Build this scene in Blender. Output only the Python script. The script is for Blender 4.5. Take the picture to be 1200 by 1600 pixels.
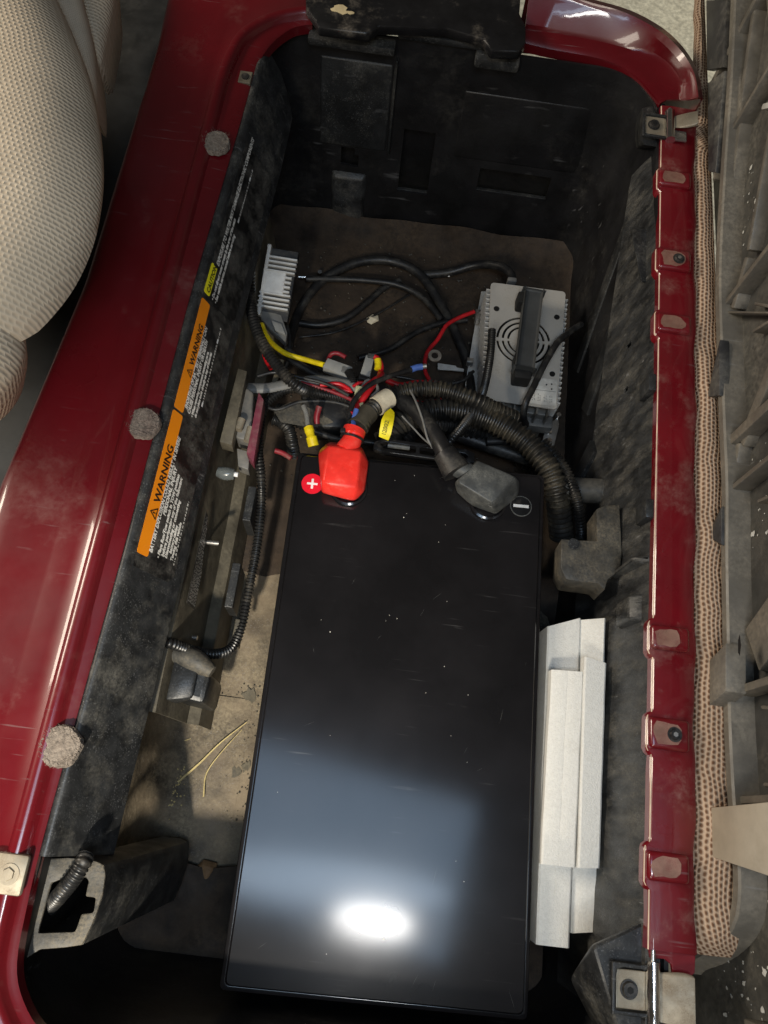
import bpy, bmesh, math, random
from mathutils import Vector, Matrix, noise
random.seed(7)
for o in list(bpy.data.objects): bpy.data.objects.remove(o)
scene = bpy.context.scene
COL = scene.collection
# ------------------------------------------------------------ camera, world, lamps, exposure
cam = bpy.data.cameras.new('camera'); cam.sensor_fit = 'HORIZONTAL'; cam.sensor_width = 36.0
cam.lens = 36.06; cam.clip_start = 0.01; cam.clip_end = 60
cob = bpy.data.objects.new('camera', cam); COL.objects.link(cob)
cob.matrix_world = Matrix.Translation((0, 0, 0.75)) @ Matrix([[0.991204, -0.130851, -0.019824], [0.116088, 0.931568, -0.344537], [0.06355, 0.339205, 0.938564]]).to_4x4()
scene.camera = cob
world = bpy.data.worlds.new('World'); scene.world = world; world.use_nodes = True
bg = world.node_tree.nodes['Background']; bg.inputs[0].default_value = (1.0, 0.89, 0.74, 1); bg.inputs[1].default_value = 0.036
def lamp(name, loc, target, shape, sx, sy, power, color):
    l = bpy.data.lights.new(name, 'AREA'); l.shape = shape; l.size = sx; l.size_y = sy; l.energy = power; l.color = color
    o = bpy.data.objects.new(name, l); COL.objects.link(o); o.location = loc
    o.rotation_euler = (Vector(target) - Vector(loc)).to_track_quat('-Z', 'Y').to_euler()
    return o
lamp('ceiling_lamp', (0.160, -0.325, 1.42), (0.16, -0.2, 0), 'ELLIPSE', 0.22, 0.07, 2.4, (1, 0.97, 0.92))
gd = lamp('garage_door_light', (0.02, -0.145, 1.5), (0.02, -0.145, 0), 'RECTANGLE', 0.78, 0.43, 4.2, (0.50, 0.72, 1.0)); gd.rotation_euler = (0, 0, math.radians(-9))
lamp('added_lid_glow', (0.02, -0.245, 1.47), (0.02, -0.245, 0), 'ELLIPSE', 0.72, 0.12, 1.5, (0.66, 0.82, 1.0))  # added lamp, brightens the lower part of the bluish lid reflection
lamp('garage_strip_lamp', (-0.5, -1.35, 1.55), (0.1, 0.3, 0), 'RECTANGLE', 0.9, 0.4, 13, (1, 0.91, 0.76))
lamp('added_side_light', (-2.1, 0.75, 1.15), (0.0, 0.4, 0), 'RECTANGLE', 1.0, 0.55, 42, (1, 0.88, 0.72))  # added lamp with no known source, puts streak highlights on the red edges
wl = bpy.data.lights.new('work_light', 'SPOT'); wl.energy = 150; wl.spot_size = math.radians(32); wl.spot_blend = 1.0; wl.shadow_soft_size = 0.04; wl.color = (1, 0.92, 0.78)
wo = bpy.data.objects.new('work_light', wl); COL.objects.link(wo); wo.location = (-0.13, -0.92, 1.25)
wo.rotation_euler = (Vector((-0.16, 0.03, -0.15)) - Vector(wo.location)).to_track_quat('-Z', 'Y').to_euler()
sl = bpy.data.lights.new('added_floor_spot', 'SPOT'); sl.energy = 230; sl.spot_size = math.radians(46); sl.spot_blend = 0.6; sl.shadow_soft_size = 0.08; sl.color = (1, 0.95, 0.82)  # added lamp with no known source, brightens the concrete beyond the far corner
so = bpy.data.objects.new('added_floor_spot', sl); COL.objects.link(so); so.location = (1.7, 2.9, 2.3)
so.rotation_euler = (Vector((0.95, 1.85, -0.62)) - Vector(so.location)).to_track_quat('-Z', 'Y').to_euler()
vs = scene.view_settings; vs.view_transform = 'Standard'; vs.look = 'None'; vs.gamma = 1; vs.exposure = 0.12
try: vs.use_curve_mapping = False
except Exception: pass

# ------------------------------------------------------------ material helpers
MATS = {}
def mat(name, base, rough=0.5, metal=0.0, dust=None, dust_amt=0.0, dust_scale=12, var=0.25, var_scale=40, bump=0.0, bump_scale=200,
        coat=0.0, spec=0.5, scratch=0.0, rough_var=0.15, sss=0.0, stretch=(1, 1, 1), alpha=None, speck=0.0):
    m = bpy.data.materials.new(name); m.use_nodes = True; nt = m.node_tree; N = nt.nodes; L = nt.links
    b = N['Principled BSDF']
    tc = N.new('ShaderNodeTexCoord'); mp = N.new('ShaderNodeMapping'); mp.inputs['Scale'].default_value = stretch
    L.new(tc.outputs['Object'], mp.inputs[0])
    def nz(scale, detail=5, rough_=0.6):
        n = N.new('ShaderNodeTexNoise'); n.inputs['Scale'].default_value = scale; n.inputs['Detail'].default_value = detail
        n.inputs['Roughness'].default_value = rough_; L.new(mp.outputs[0], n.inputs['Vector']); return n.outputs[0]
    def ramp(src, lo, hi, a=0.0, z=1.0):
        r = N.new('ShaderNodeMapRange'); r.inputs[1].default_value = lo; r.inputs[2].default_value = hi
        r.inputs[3].default_value = a; r.inputs[4].default_value = z; L.new(src, r.inputs[0]); return r.outputs[0]
    def mix(fac, a, c):
        x = N.new('ShaderNodeMix'); x.data_type = 'RGBA'; L.new(fac, x.inputs[0])
        for s, v in ((6, a), (7, c)):
            if isinstance(v, tuple): x.inputs[s].default_value = (*v, 1)
            else: L.new(v, x.inputs[s])
        return x.outputs[2]
    lo = tuple(c * (1 - var) for c in base); hi = tuple(min(1, c * (1 + var)) for c in base)
    col = mix(ramp(nz(var_scale), 0.35, 0.65), lo, hi)
    rsrc = ramp(nz(var_scale * 0.6), 0.3, 0.7, max(0.02, rough - rough_var), min(1, rough + rough_var))
    if dust:
        fac = ramp(nz(dust_scale, 8, 0.68), 0.60 - dust_amt * 0.5, 0.90 - dust_amt * 0.35)
        f2 = N.new('ShaderNodeMath'); f2.operation = 'MULTIPLY'; L.new(fac, f2.inputs[0])
        L.new(ramp(nz(dust_scale * 14, 4, 0.7), 0.35, 0.65, 0.15, 1.15), f2.inputs[1])
        col = mix(f2.outputs[0], col, dust)
        ra = N.new('ShaderNodeMix'); L.new(f2.outputs[0], ra.inputs[0]); L.new(rsrc, ra.inputs[2]); ra.inputs[3].default_value = 0.9
        rsrc = ra.outputs[0]
    if speck:
        sk = N.new('ShaderNodeMath'); sk.operation = 'MULTIPLY'; L.new(ramp(nz(620, 2, 0.5), 0.60, 0.68), sk.inputs[0]); L.new(ramp(nz(28, 4), 0.40, 0.66, 0.0, speck), sk.inputs[1])
        col = mix(sk.outputs[0], col, tuple(min(1, c * 0.6 + 0.22) for c in base))
    if scratch:
        sm = N.new('ShaderNodeMapping'); sm.inputs['Rotation'].default_value = (0.2, 0.3, 0.7); sm.inputs['Scale'].default_value = (14, 260, 60)
        L.new(tc.outputs['Object'], sm.inputs[0])
        sn = N.new('ShaderNodeTexNoise'); sn.inputs['Scale'].default_value = 1.0; sn.inputs['Detail'].default_value = 2; L.new(sm.outputs[0], sn.inputs['Vector'])
        g = N.new('ShaderNodeMath'); g.operation = 'MULTIPLY'; L.new(ramp(sn.outputs[0], 0.66, 0.74), g.inputs[0]); L.new(ramp(nz(9), 0.5, 0.62), g.inputs[1])
        g2 = N.new('ShaderNodeMath'); g2.operation = 'MULTIPLY'; L.new(g.outputs[0], g2.inputs[0]); g2.inputs[1].default_value = scratch
        col = mix(g2.outputs[0], col, tuple(min(1, c * 0.5 + 0.16) for c in base))
    L.new(col, b.inputs['Base Color']); L.new(rsrc, b.inputs['Roughness'])
    b.inputs['Metallic'].default_value = metal; b.inputs['Specular IOR Level'].default_value = spec
    if coat: b.inputs['Coat Weight'].default_value = coat; b.inputs['Coat Roughness'].default_value = 0.06
    if sss: b.inputs['Subsurface Weight'].default_value = sss; b.inputs['Subsurface Radius'].default_value = (0.004, 0.004, 0.004)
    if bump:
        bp = N.new('ShaderNodeBump'); bp.inputs['Strength'].default_value = bump; bp.inputs['Distance'].default_value = 0.002
        L.new(nz(bump_scale, 4, 0.6), bp.inputs['Height']); L.new(bp.outputs[0], b.inputs['Normal'])
    if alpha is not None: b.inputs['Transmission Weight'].default_value = alpha
    MATS[name] = m; return m
DUST = (0.22, 0.19, 0.15)
mat('red_paint', (0.098, 0.0029, 0.0064), 0.34, 0.0, (0.17, 0.07, 0.06), 0.09, 7, 0.12, 9, 0.02, 60, coat=0.55, scratch=0.6)
mat('red_paint_rim', (0.155, 0.0042, 0.0095), 0.33, 0.0, (0.30, 0.16, 0.13), 0.16, 16, 0.15, 14, 0.03, 90, coat=0.7, scratch=0.5)
mat('worn_tab', (0.36, 0.20, 0.15), 0.38, 0.35, (0.20, 0.03, 0.03), 0.34, 70, 0.2, 60, 0.05, 200)
mat('pale_cut_edge', (0.68, 0.54, 0.40), 0.6)
mat('black_plastic', (0.016, 0.017, 0.018), 0.45, 0.0, (0.11, 0.105, 0.09), 0.20, 14, 0.35, 25, 0.2, 300, scratch=0.8, speck=0.5)
mat('dusty_plastic', (0.022, 0.023, 0.024), 0.40, 0.0, (0.17, 0.16, 0.135), 0.24, 22, 0.4, 60, 0.10, 320, scratch=1.0, speck=0.55)
mat('scuffed_wall', (0.026, 0.027, 0.028), 0.40, 0.0, (0.18, 0.17, 0.145), 0.27, 18, 0.5, 34, 0.25, 160, scratch=1.0, speck=0.5, stretch=(1, 2.6, 1))
mat('tan_dust_plastic', (0.042, 0.041, 0.037), 0.55, 0.0, (0.22, 0.185, 0.13), 0.42, 22, 0.4, 50, 0.3, 220)
mat('dark_liner', (0.007, 0.007, 0.008), 0.5, 0.0, (0.06, 0.055, 0.047), 0.12, 8, 0.4, 22, 0.15, 240, scratch=0.5)
mat('floor_tray', (0.12, 0.092, 0.060), 0.7, 0.0, (0.34, 0.28, 0.185), 0.42, 18, 0.75, 13, 0.6, 90, speck=0.6)
mat('brown_dirt', (0.030, 0.020, 0.013), 0.85, 0.0, (0.085, 0.058, 0.036), 0.40, 12, 0.5, 30, 0.5, 110)
mat('frame_metal', (0.085, 0.074, 0.054), 0.6, 0.1, (0.22, 0.19, 0.13), 0.38, 18, 0.4, 30, 0.35, 120)
mat('battery_black', (0.009, 0.0085, 0.0095), 0.115, 0.0, None, 0, 10, 0.3, 7, 0.02, 5, spec=0.42, scratch=0.2, rough_var=0.03)
MATS['battery_black'].node_tree.nodes['Principled BSDF'].inputs['Coat Weight'].default_value = 0.12
MATS['battery_black'].node_tree.nodes['Principled BSDF'].inputs['Coat Roughness'].default_value = 0.30
mat('battery_side', (0.009, 0.009, 0.010), 0.35, 0.0, DUST, 0.1, 20)
mat('terminal_red', (0.88, 0.040, 0.028), 0.36, 0.0, (0.9, 0.18, 0.13), 0.12, 60, 0.1, 60, 0.06, 300, sss=0.08)
mat('sticker_red', (0.75, 0.012, 0.03), 0.35, var=0.05)
mat('boot_black', (0.055, 0.058, 0.058), 0.42, 0.0, (0.20, 0.20, 0.18), 0.40, 45, 0.2, 60, 0.05, 300)
mat('rubber_black', (0.014, 0.014, 0.015), 0.45, 0.0, (0.12, 0.11, 0.09), 0.25, 45)
mat('conduit', (0.014, 0.014, 0.014), 0.35, 0.0, (0.13, 0.11, 0.08), 0.18, 30, 0.3, 60)
mat('conduit_dusty', (0.016, 0.0155, 0.0145), 0.38, 0.0, (0.15, 0.125, 0.08), 0.30, 26, 0.3, 60)
mat('wire_grey', (0.16, 0.16, 0.155), 0.5, 0.0, (0.26, 0.24, 0.19), 0.3, 60)
mat('wire_red', (0.55, 0.012, 0.018), 0.4)
mat('wire_dark_red', (0.22, 0.012, 0.02), 0.5, 0.0, DUST, 0.2, 50)
mat('wire_yellow', (0.85, 0.62, 0.01), 0.4)
mat('wire_blue', (0.08, 0.16, 0.50), 0.4)
mat('grey_connector', (0.30, 0.30, 0.285), 0.5, 0.0, (0.40, 0.38, 0.33), 0.3, 60, 0.1, 80, 0.1, 400)
mat('cream_plastic', (0.60, 0.56, 0.32), 0.5)
mat('paper_cream', (0.70, 0.62, 0.46), 0.7, 0.0, (0.35, 0.28, 0.2), 0.25, 60)
mat('aluminium', (0.72, 0.71, 0.68), 0.42, 0.30, (0.40, 0.37, 0.30), 0.2, 60, 0.1, 80)
mat('charger_plate', (0.52, 0.50, 0.46), 0.55, 0.25, (0.34, 0.30, 0.24), 0.28, 30, 0.06, 60, 0.06, 400)
mat('charger_case', (0.20, 0.195, 0.185), 0.5, 0.4, (0.30, 0.27, 0.21), 0.35, 40)
mat('black_gap', (0.004, 0.004, 0.004), 0.8, var=0.1)
mat('handle_grey', (0.042, 0.045, 0.046), 0.6, var=0.12, bump=0.15, bump_scale=500)
mat('steel', (0.55, 0.53, 0.50), 0.32, 0.9, (0.35, 0.29, 0.22), 0.22, 70, 0.15, 70)
mat('chrome', (0.80, 0.79, 0.77), 0.16, 1.0, (0.45, 0.38, 0.28), 0.12, 60, 0.06, 60)
mat('brass_plate', (0.34, 0.30, 0.23), 0.45, 0.5, (0.22, 0.17, 0.12), 0.4, 70)
mat('screw_dark', (0.06, 0.06, 0.06), 0.4, 0.7, (0.2, 0.17, 0.14), 0.3, 120)
mat('foam_white', (0.74, 0.735, 0.70), 0.9, 0.0, (0.58, 0.56, 0.50), 0.08, 30, 0.05, 300, 0.5, 650, sss=0.4)
mat('felt', (0.17, 0.14, 0.115), 0.95, 0.0, (0.32, 0.275, 0.23), 0.42, 120, 0.35, 300, 0.9, 500)
mat('felt_dark', (0.13, 0.10, 0.085), 0.95, 0.0, (0.30, 0.26, 0.22), 0.35, 90, 0.4, 300, 0.9, 500)
mat('orange_label', (1.0, 0.30, 0.008), 0.45, 0.0, (0.7, 0.25, 0.05), 0.02, 60, 0.03)
mat('yellow_label', (1.0, 0.88, 0.02), 0.45, 0.0, (0.6, 0.5, 0.1), 0.02, 60, 0.04)
mat('label_black', (0.012, 0.012, 0.012), 0.4, 0.0, (0.17, 0.16, 0.14), 0.36, 40)
mat('label_ink', (0.01, 0.01, 0.01), 0.5)
mat('label_white', (0.80, 0.78, 0.72), 0.5, 0.0, (0.2, 0.19, 0.17), 0.10, 140)
mat('white_print', (0.85, 0.85, 0.83), 0.5)
mat('sticker_white', (0.62, 0.61, 0.57), 0.5, 0.0, (0.4, 0.36, 0.3), 0.2, 60)
mat('straw', (0.55, 0.44, 0.20), 0.7)
mat('dry_leaf', (0.20, 0.11, 0.05), 0.8, 0.0, (0.32, 0.22, 0.12), 0.4, 80)
mat('paint_chip', (0.80, 0.66, 0.42), 0.7)
mat('cream_scuff', (0.55, 0.45, 0.26), 0.8)
mat('pan_plastic', (0.055, 0.054, 0.050), 0.45, 0.0, (0.19, 0.175, 0.145), 0.38, 11, 0.3, 30, 0.12, 200, scratch=0.8)
mat('pan_rib', (0.125, 0.115, 0.098), 0.45, 0.0, (0.28, 0.25, 0.20), 0.38, 16, 0.15, 40, 0.1, 200, scratch=0.7)
mat('pan_block', (0.42, 0.37, 0.29), 0.55, 0.0, (0.48, 0.43, 0.35), 0.4, 20, 0.1, 30, 0.05, 200)
mat('pan_dark', (0.03, 0.03, 0.032), 0.5, 0.0, (0.2, 0.19, 0.16), 0.3, 12)
mat('mould_white', (0.55, 0.55, 0.52), 0.9)
mat('clear_plastic', (0.20, 0.22, 0.22), 0.25, alpha=0.5)
mat('maroon_plate', (0.16, 0.03, 0.05), 0.5, 0.0, (0.3, 0.2, 0.18), 0.3, 50)
mat('mat_grey', (0.011, 0.012, 0.0125), 0.6, 0.0, (0.05, 0.05, 0.045), 0.1, 8)
mat('concrete', (0.52, 0.50, 0.41), 0.5, 0.0, (0.34, 0.31, 0.24), 0.30, 30, 0.3, 90, 0.5, 120, speck=0.5)
mat('dust_white', (0.55, 0.53, 0.48), 0.9)
mat('tag_yellow', (0.85, 0.68, 0.01), 0.5)

def weave(name, c_hi, c_lo, su, sv, use_uv, dist=0.12, depth=1.0, lo=0.15, hi=0.62, pu=1.0, pv=1.3):
    """woven cloth: rows of raised stitches with dark gaps"""
    m = bpy.data.materials.new(name); m.use_nodes = True; N = m.node_tree.nodes; L = m.node_tree.links; b = N['Principled BSDF']
    tc = N.new('ShaderNodeTexCoord'); src = tc.outputs['UV' if use_uv else 'Object']
    nz = N.new('ShaderNodeTexNoise'); nz.inputs['Scale'].default_value = 26; nz.inputs['Detail'].default_value = 3; L.new(src, nz.inputs['Vector'])
    sub = N.new('ShaderNodeVectorMath'); sub.operation = 'SUBTRACT'; L.new(nz.outputs[1], sub.inputs[0]); sub.inputs[1].default_value = (.5, .5, .5)
    scl = N.new('ShaderNodeVectorMath'); scl.operation = 'SCALE'; L.new(sub.outputs[0], scl.inputs[0]); scl.inputs[3].default_value = dist * 0.05
    add = N.new('ShaderNodeVectorMath'); L.new(src, add.inputs[0]); L.new(scl.outputs[0], add.inputs[1])
    sp = N.new('ShaderNodeSeparateXYZ'); L.new(add.outputs[0], sp.inputs[0])
    def mth(op, a, c=None):
        n = N.new('ShaderNodeMath'); n.operation = op
        for i, v in enumerate((a, c)):
            if v is None: continue
            if isinstance(v, (int, float)): n.inputs[i].default_value = v
            else: L.new(v, n.inputs[i])
        return n.outputs[0]
    v = mth('MULTIPLY', sp.outputs[1], sv); row = mth('FLOOR', mth('ADD', v, 0.5))
    u = mth('ADD', mth('MULTIPLY', sp.outputs[0], su), mth('MULTIPLY', row, 0.5))
    cu = mth('ABSOLUTE', mth('COSINE', mth('MULTIPLY', u, math.pi))); cv_ = mth('ABSOLUTE', mth('COSINE', mth('MULTIPLY', v, math.pi)))
    h = mth('SUBTRACT', 1.0, mth('MULTIPLY', mth('POWER', cu, pu), mth('POWER', cv_, pv)))
    mx = N.new('ShaderNodeMix'); mx.data_type = 'RGBA'; mx.inputs[6].default_value = (*c_lo, 1); mx.inputs[7].default_value = (*c_hi, 1)
    mr = N.new('ShaderNodeMapRange'); mr.inputs[1].default_value = lo; mr.inputs[2].default_value = hi; L.new(h, mr.inputs[0]); L.new(mr.outputs[0], mx.inputs[0])
    n2 = N.new('ShaderNodeTexNoise'); n2.inputs['Scale'].default_value = 9; n2.inputs['Detail'].default_value = 6; L.new(src, n2.inputs['Vector'])
    m3 = N.new('ShaderNodeMix'); m3.data_type = 'RGBA'; m3.blend_type = 'MULTIPLY'; m3.inputs[0].default_value = 0.8
    r3 = N.new('ShaderNodeMapRange'); r3.inputs[1].default_value = 0.3; r3.inputs[2].default_value = 0.7; r3.inputs[3].default_value = 0.72; r3.inputs[4].default_value = 1.1
    L.new(n2.outputs[0], r3.inputs[0]); L.new(mx.outputs[2], m3.inputs[6]); L.new(r3.outputs[0], m3.inputs[7])
    L.new(m3.outputs[2], b.inputs['Base Color']); b.inputs['Roughness'].default_value = 0.95; b.inputs['Specular IOR Level'].default_value = 0.15
    bp = N.new('ShaderNodeBump'); bp.inputs['Strength'].default_value = depth; bp.inputs['Distance'].default_value = 0.0012
    L.new(h, bp.inputs['Height']); L.new(bp.outputs[0], b.inputs['Normal'])
    MATS[name] = m; return m
weave('seat_cloth', (0.74, 0.62, 0.465), (0.63, 0.515, 0.375), 195, 200, False, 0.12, 0.7, 0.1, 0.95, 0.7, 1.6)
weave('seat_plain', (0.70, 0.59, 0.45), (0.58, 0.47, 0.35), 420, 420, False, 0.10, 0.3, 0.1, 0.9)
weave('burlap', (0.54, 0.39, 0.275), (0.17, 0.088, 0.05), 185, 215, True, 0.20, 1.0, 0.18, 0.80, 0.9, 1.5)

# ------------------------------------------------------------ mesh helpers
def new_obj(name, bm, material, parent=None, smooth=False, angle=None):
    me = bpy.data.meshes.new(name)
    bmesh.ops.recalc_face_normals(bm, faces=bm.faces[:])
    bm.to_mesh(me); bm.free()
    return link_mesh(name, me, material, parent, smooth)
def link_mesh(name, me, material, parent=None, smooth=False):
    o = bpy.data.objects.new(name, me); COL.objects.link(o)
    if material: me.materials.append(MATS[material])
    if smooth:
        for p in me.polygons: p.use_smooth = True
        try: me.set_sharp_from_angle(angle=math.radians(40))
        except Exception: pass
        for p in me.polygons: p.use_smooth = len(p.vertices) <= 4
    if parent is not None: attach(o, parent)
    return o
def attach(o, parent):
    o.parent = parent
    if parent.type == 'EMPTY':
        o.matrix_parent_inverse = Matrix.Translation(-Vector(parent.location))
def tag(o, label=None, cat=None, group=None, kind=None):
    if label: o['label'] = label
    if cat: o['category'] = cat
    if group: o['group'] = group
    if kind: o['kind'] = kind
    return o
def thing(name, label, cat, loc=(0, 0, 0), group=None, kind=None):
    o = bpy.data.objects.new(name, None); COL.objects.link(o); o.location = loc; o.empty_display_size = 0.02
    return tag(o, label, cat, group, kind)
def frame(origin, ex, ey):
    ex = Vector(ex).normalized(); n = ex.cross(Vector(ey)).normalized(); ey = n.cross(ex)
    m = Matrix((ex, ey, n)).transposed().to_4x4(); m.translation = Vector(origin); return m
def box(size, mtx=None, bevel=0.0, seg=2, off=(0, 0, 0)):
    bm = bmesh.new(); bmesh.ops.create_cube(bm, size=1)
    for v in bm.verts: v.co = Vector((v.co.x * size[0] + off[0], v.co.y * size[1] + off[1], v.co.z * size[2] + off[2]))
    if bevel: bmesh.ops.bevel(bm, geom=bm.edges[:], offset=bevel, segments=seg, affect='EDGES', profile=0.5)
    if mtx is not None: bm.transform(mtx)
    return bm
def merge(*bms):
    out = bms[0]
    for b in bms[1:]:
        me = bpy.data.meshes.new('tmp'); b.to_mesh(me); b.free(); out.from_mesh(me); bpy.data.meshes.remove(me)
    return out
def cyl(p, axis, r, h, seg=20, r2=None, bevel=0.0):
    bm = bmesh.new(); bmesh.ops.create_cone(bm, cap_ends=True, segments=seg, radius1=r, radius2=r if r2 is None else r2, depth=h)
    for v in bm.verts: v.co.z += h / 2
    if bevel:
        es = [e for e in bm.edges if abs(e.verts[0].co.z - e.verts[1].co.z) < 1e-6]
        bmesh.ops.bevel(bm, geom=es, offset=bevel, segments=2, affect='EDGES')
    q = Vector((0, 0, 1)).rotation_difference(Vector(axis)); m = q.to_matrix().to_4x4(); m.translation = Vector(p); bm.transform(m); return bm
def smooth_path(pts, step):
    pts = [Vector(p) for p in pts]
    if len(pts) == 2: dense = [pts[0].lerp(pts[1], i / 20) for i in range(21)]
    else:
        ext = [pts[0] * 2 - pts[1]] + pts + [pts[-1] * 2 - pts[-2]]; dense = []
        for i in range(1, len(ext) - 2):
            a, b, c, d = ext[i - 1:i + 3]
            for k in range(24):
                t = k / 24
                dense.append(0.5 * ((2 * b) + (c - a) * t + (2 * a - 5 * b + 4 * c - d) * t * t + (3 * b - a - 3 * c + d) * t ** 3))
        dense.append(pts[-1])
    L = [0]
    for a, b in zip(dense, dense[1:]): L.append(L[-1] + (b - a).length)
    n = max(2, int(L[-1] / step)); out = []; j = 0
    for i in range(n + 1):
        s = L[-1] * i / n
        while j < len(L) - 2 and L[j + 1] < s: j += 1
        t = (s - L[j]) / max(1e-9, L[j + 1] - L[j]); out.append(dense[j].lerp(dense[j + 1], t))
    return out, L[-1]
def tube(pts, r, step=0.004, seg=10, corr=None, flat=1.0, taper=None):
    """swept tube; corr=(pitch, depth) makes split-loom ribs"""
    if corr: step = corr[0] / 6
    path, total = smooth_path(pts, step); bm = bmesh.new(); rings = []
    up = Vector((0.13, 0.07, 1)); n = len(path)
    for i, p in enumerate(path):
        t = (path[min(i + 1, n - 1)] - path[max(i - 1, 0)]).normalized()
        up = (up - t * up.dot(t)).normalized(); sd = t.cross(up); rr = r
        if corr:
            ph = (i % 6); rr = r * (1 - corr[1] * (0, 0, 0.55, 1, 1, 0.55)[ph])
        if taper: rr *= taper(i / (n - 1))
        rings.append([bm.verts.new(p + (up * math.sin(2 * math.pi * k / seg) * flat + sd * math.cos(2 * math.pi * k / seg)) * rr) for k in range(seg)])
    for a, b in zip(rings, rings[1:]):
        for k in range(seg): bm.faces.new((a[k], a[(k + 1) % seg], b[(k + 1) % seg], b[k]))
    bm.faces.new(rings[0][::-1]); bm.faces.new(rings[-1]); return bm
def loft(rows, closed=False, thick=0.0, uv=False):
    """grid through rows of points; optional thickness along normals; UV in metres"""
    bm = bmesh.new(); g = [[bm.verts.new(p) for p in r] for r in rows]; uvl = bm.loops.layers.uv.new('UVMap') if uv else None
    if uv:
        U = {}
        for i, r in enumerate(rows):
            s = 0
            for j, p in enumerate(r):
                if j: s += (Vector(p) - Vector(r[j - 1])).length
                U[g[i][j]] = s
        acc = {}; mid = len(rows[0]) // 2; s = 0
        for i, r in enumerate(rows):
            if i: s += (Vector(r[mid]) - Vector(rows[i - 1][mid])).length
            for j in range(len(r)): acc[g[i][j]] = s
    m = len(rows[0])
    for a, b in zip(g, g[1:]):
        for k in range(m if closed else m - 1):
            f = bm.faces.new((a[k], a[(k + 1) % m], b[(k + 1) % m], b[k]))
            if uv:
                for l in f.loops: l[uvl].uv = (acc[l.vert], U[l.vert])
    if thick:
        bmesh.ops.recalc_face_normals(bm, faces=bm.faces[:])
        bmesh.ops.solidify(bm, geom=bm.faces[:], thickness=thick)
    return bm
def plate(outline, holes=(), depth=(0, 0, -0.004)):
    """flat sheet with real openings, extruded along depth"""
    bm = bmesh.new(); es = []
    for loop in (outline, *holes):
        vs = [bm.verts.new(p) for p in loop]
        es += [bm.edges.new((vs[i], vs[(i + 1) % len(vs)])) for i in range(len(vs))]
    bmesh.ops.triangle_fill(bm, edges=es, use_beauty=True, use_dissolve=False)
    r = bmesh.ops.extrude_face_region(bm, geom=bm.faces[:])
    bmesh.ops.translate(bm, vec=Vector(depth), verts=[v for v in r['geom'] if isinstance(v, bmesh.types.BMVert)])
    return bm
def hull(pts):
    bm = bmesh.new(); vs = [bm.verts.new(p) for p in pts]; bmesh.ops.convex_hull(bm, input=vs)
    bmesh.ops.dissolve_limit(bm, angle_limit=0.01, verts=bm.verts[:], edges=bm.edges[:]); return bm
def bev(bm, off, seg=2):
    bmesh.ops.bevel(bm, geom=bm.edges[:], offset=off, segments=seg, affect='EDGES', profile=0.5); return bm
def bar(p1, p2, w, h, nrm, bevel=0.0008):
    p1 = Vector(p1); p2 = Vector(p2); d = p2 - p1; n = Vector(nrm)
    m = frame((p1 + p2) / 2, d, n.cross(d)); return box((d.length, w, h), m, bevel, 2)
def text(s, origin, ex, ey, size, material, parent, name='lettering', shear=0.0, bold=0.0, align='LEFT', squash=1.0):
    cu = bpy.data.curves.new(name, 'FONT'); cu.body = s; cu.size = size; cu.align_x = align; cu.shear = shear; cu.offset = bold; cu.resolution_u = 2
    o = bpy.data.objects.new('tmp', cu); COL.objects.link(o)
    dg = bpy.context.evaluated_depsgraph_get(); me = bpy.data.meshes.new_from_object(o.evaluated_get(dg))
    bpy.data.objects.remove(o); bpy.data.curves.remove(cu)
    me.transform(frame(origin, ex, ey) @ Matrix.Diagonal((squash, 1, 1, 1))); me.name = name; me.materials.clear()
    return link_mesh(name, me, material, parent)
def print_row(origin, ex, ey, length, h, seed, material, parent, dash=(0.0015, 0.0045)):
    """a row of fine print too small to read: word-length strokes"""
    rnd = random.Random(seed); m = frame(origin, ex, ey); bm = bmesh.new(); x = 0.0
    while x < length:
        w = rnd.uniform(*dash)
        for k in range(max(1, int(w / 0.0011))):
            a = x + k * 0.0011; hh = h * rnd.choice((0.65, 0.7, 1.0)); c = [m @ Vector(p) for p in ((a, 0, 0), (a + 0.0007, 0, 0), (a + 0.0009, hh, 0), (a + 0.0002, hh, 0))]
            bm.faces.new([bm.verts.new(p) for p in c])
        x += w + 0.0010
    return new_obj('fine_print', bm, material, parent)
def blob_noise(bm, amp, scale, seed=0):
    for v in bm.verts: v.co += noise.noise_vector(v.co * scale + Vector((seed, seed * 2, 0))) * amp
    return bm
def interp(x, xs, ys):
    if x <= xs[0]: return ys[0]
    for a, b, c, d in zip(xs, xs[1:], ys, ys[1:]):
        if x <= b: return c + (d - c) * (x - a) / (b - a)
    return ys[-1]
def cut(obj, cutters):
    for c in cutters:
        md = obj.modifiers.new('cut', 'BOOLEAN'); md.object = c; md.operation = 'DIFFERENCE'; md.solver = 'EXACT'
    dg = bpy.context.evaluated_depsgraph_get(); me = bpy.data.meshes.new_from_object(obj.evaluated_get(dg))
    obj.modifiers.clear(); old = obj.data; obj.data = me; bpy.data.meshes.remove(old)
    for c in cutters: bpy.data.objects.remove(c)

# ============================================================ SETTING
bm = bmesh.new(); bmesh.ops.create_grid(bm, x_segments=2, y_segments=2, size=3)
for v in bm.verts: v.co.z = -0.62
tag(new_obj('garage_floor', bm, 'concrete'), kind='structure')

# ============================================================ RED CART BODY
body = thing('cart_body', 'dark red painted golf cart body around the open compartment', 'cart body', (0, 0.37, -0.62))
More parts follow.
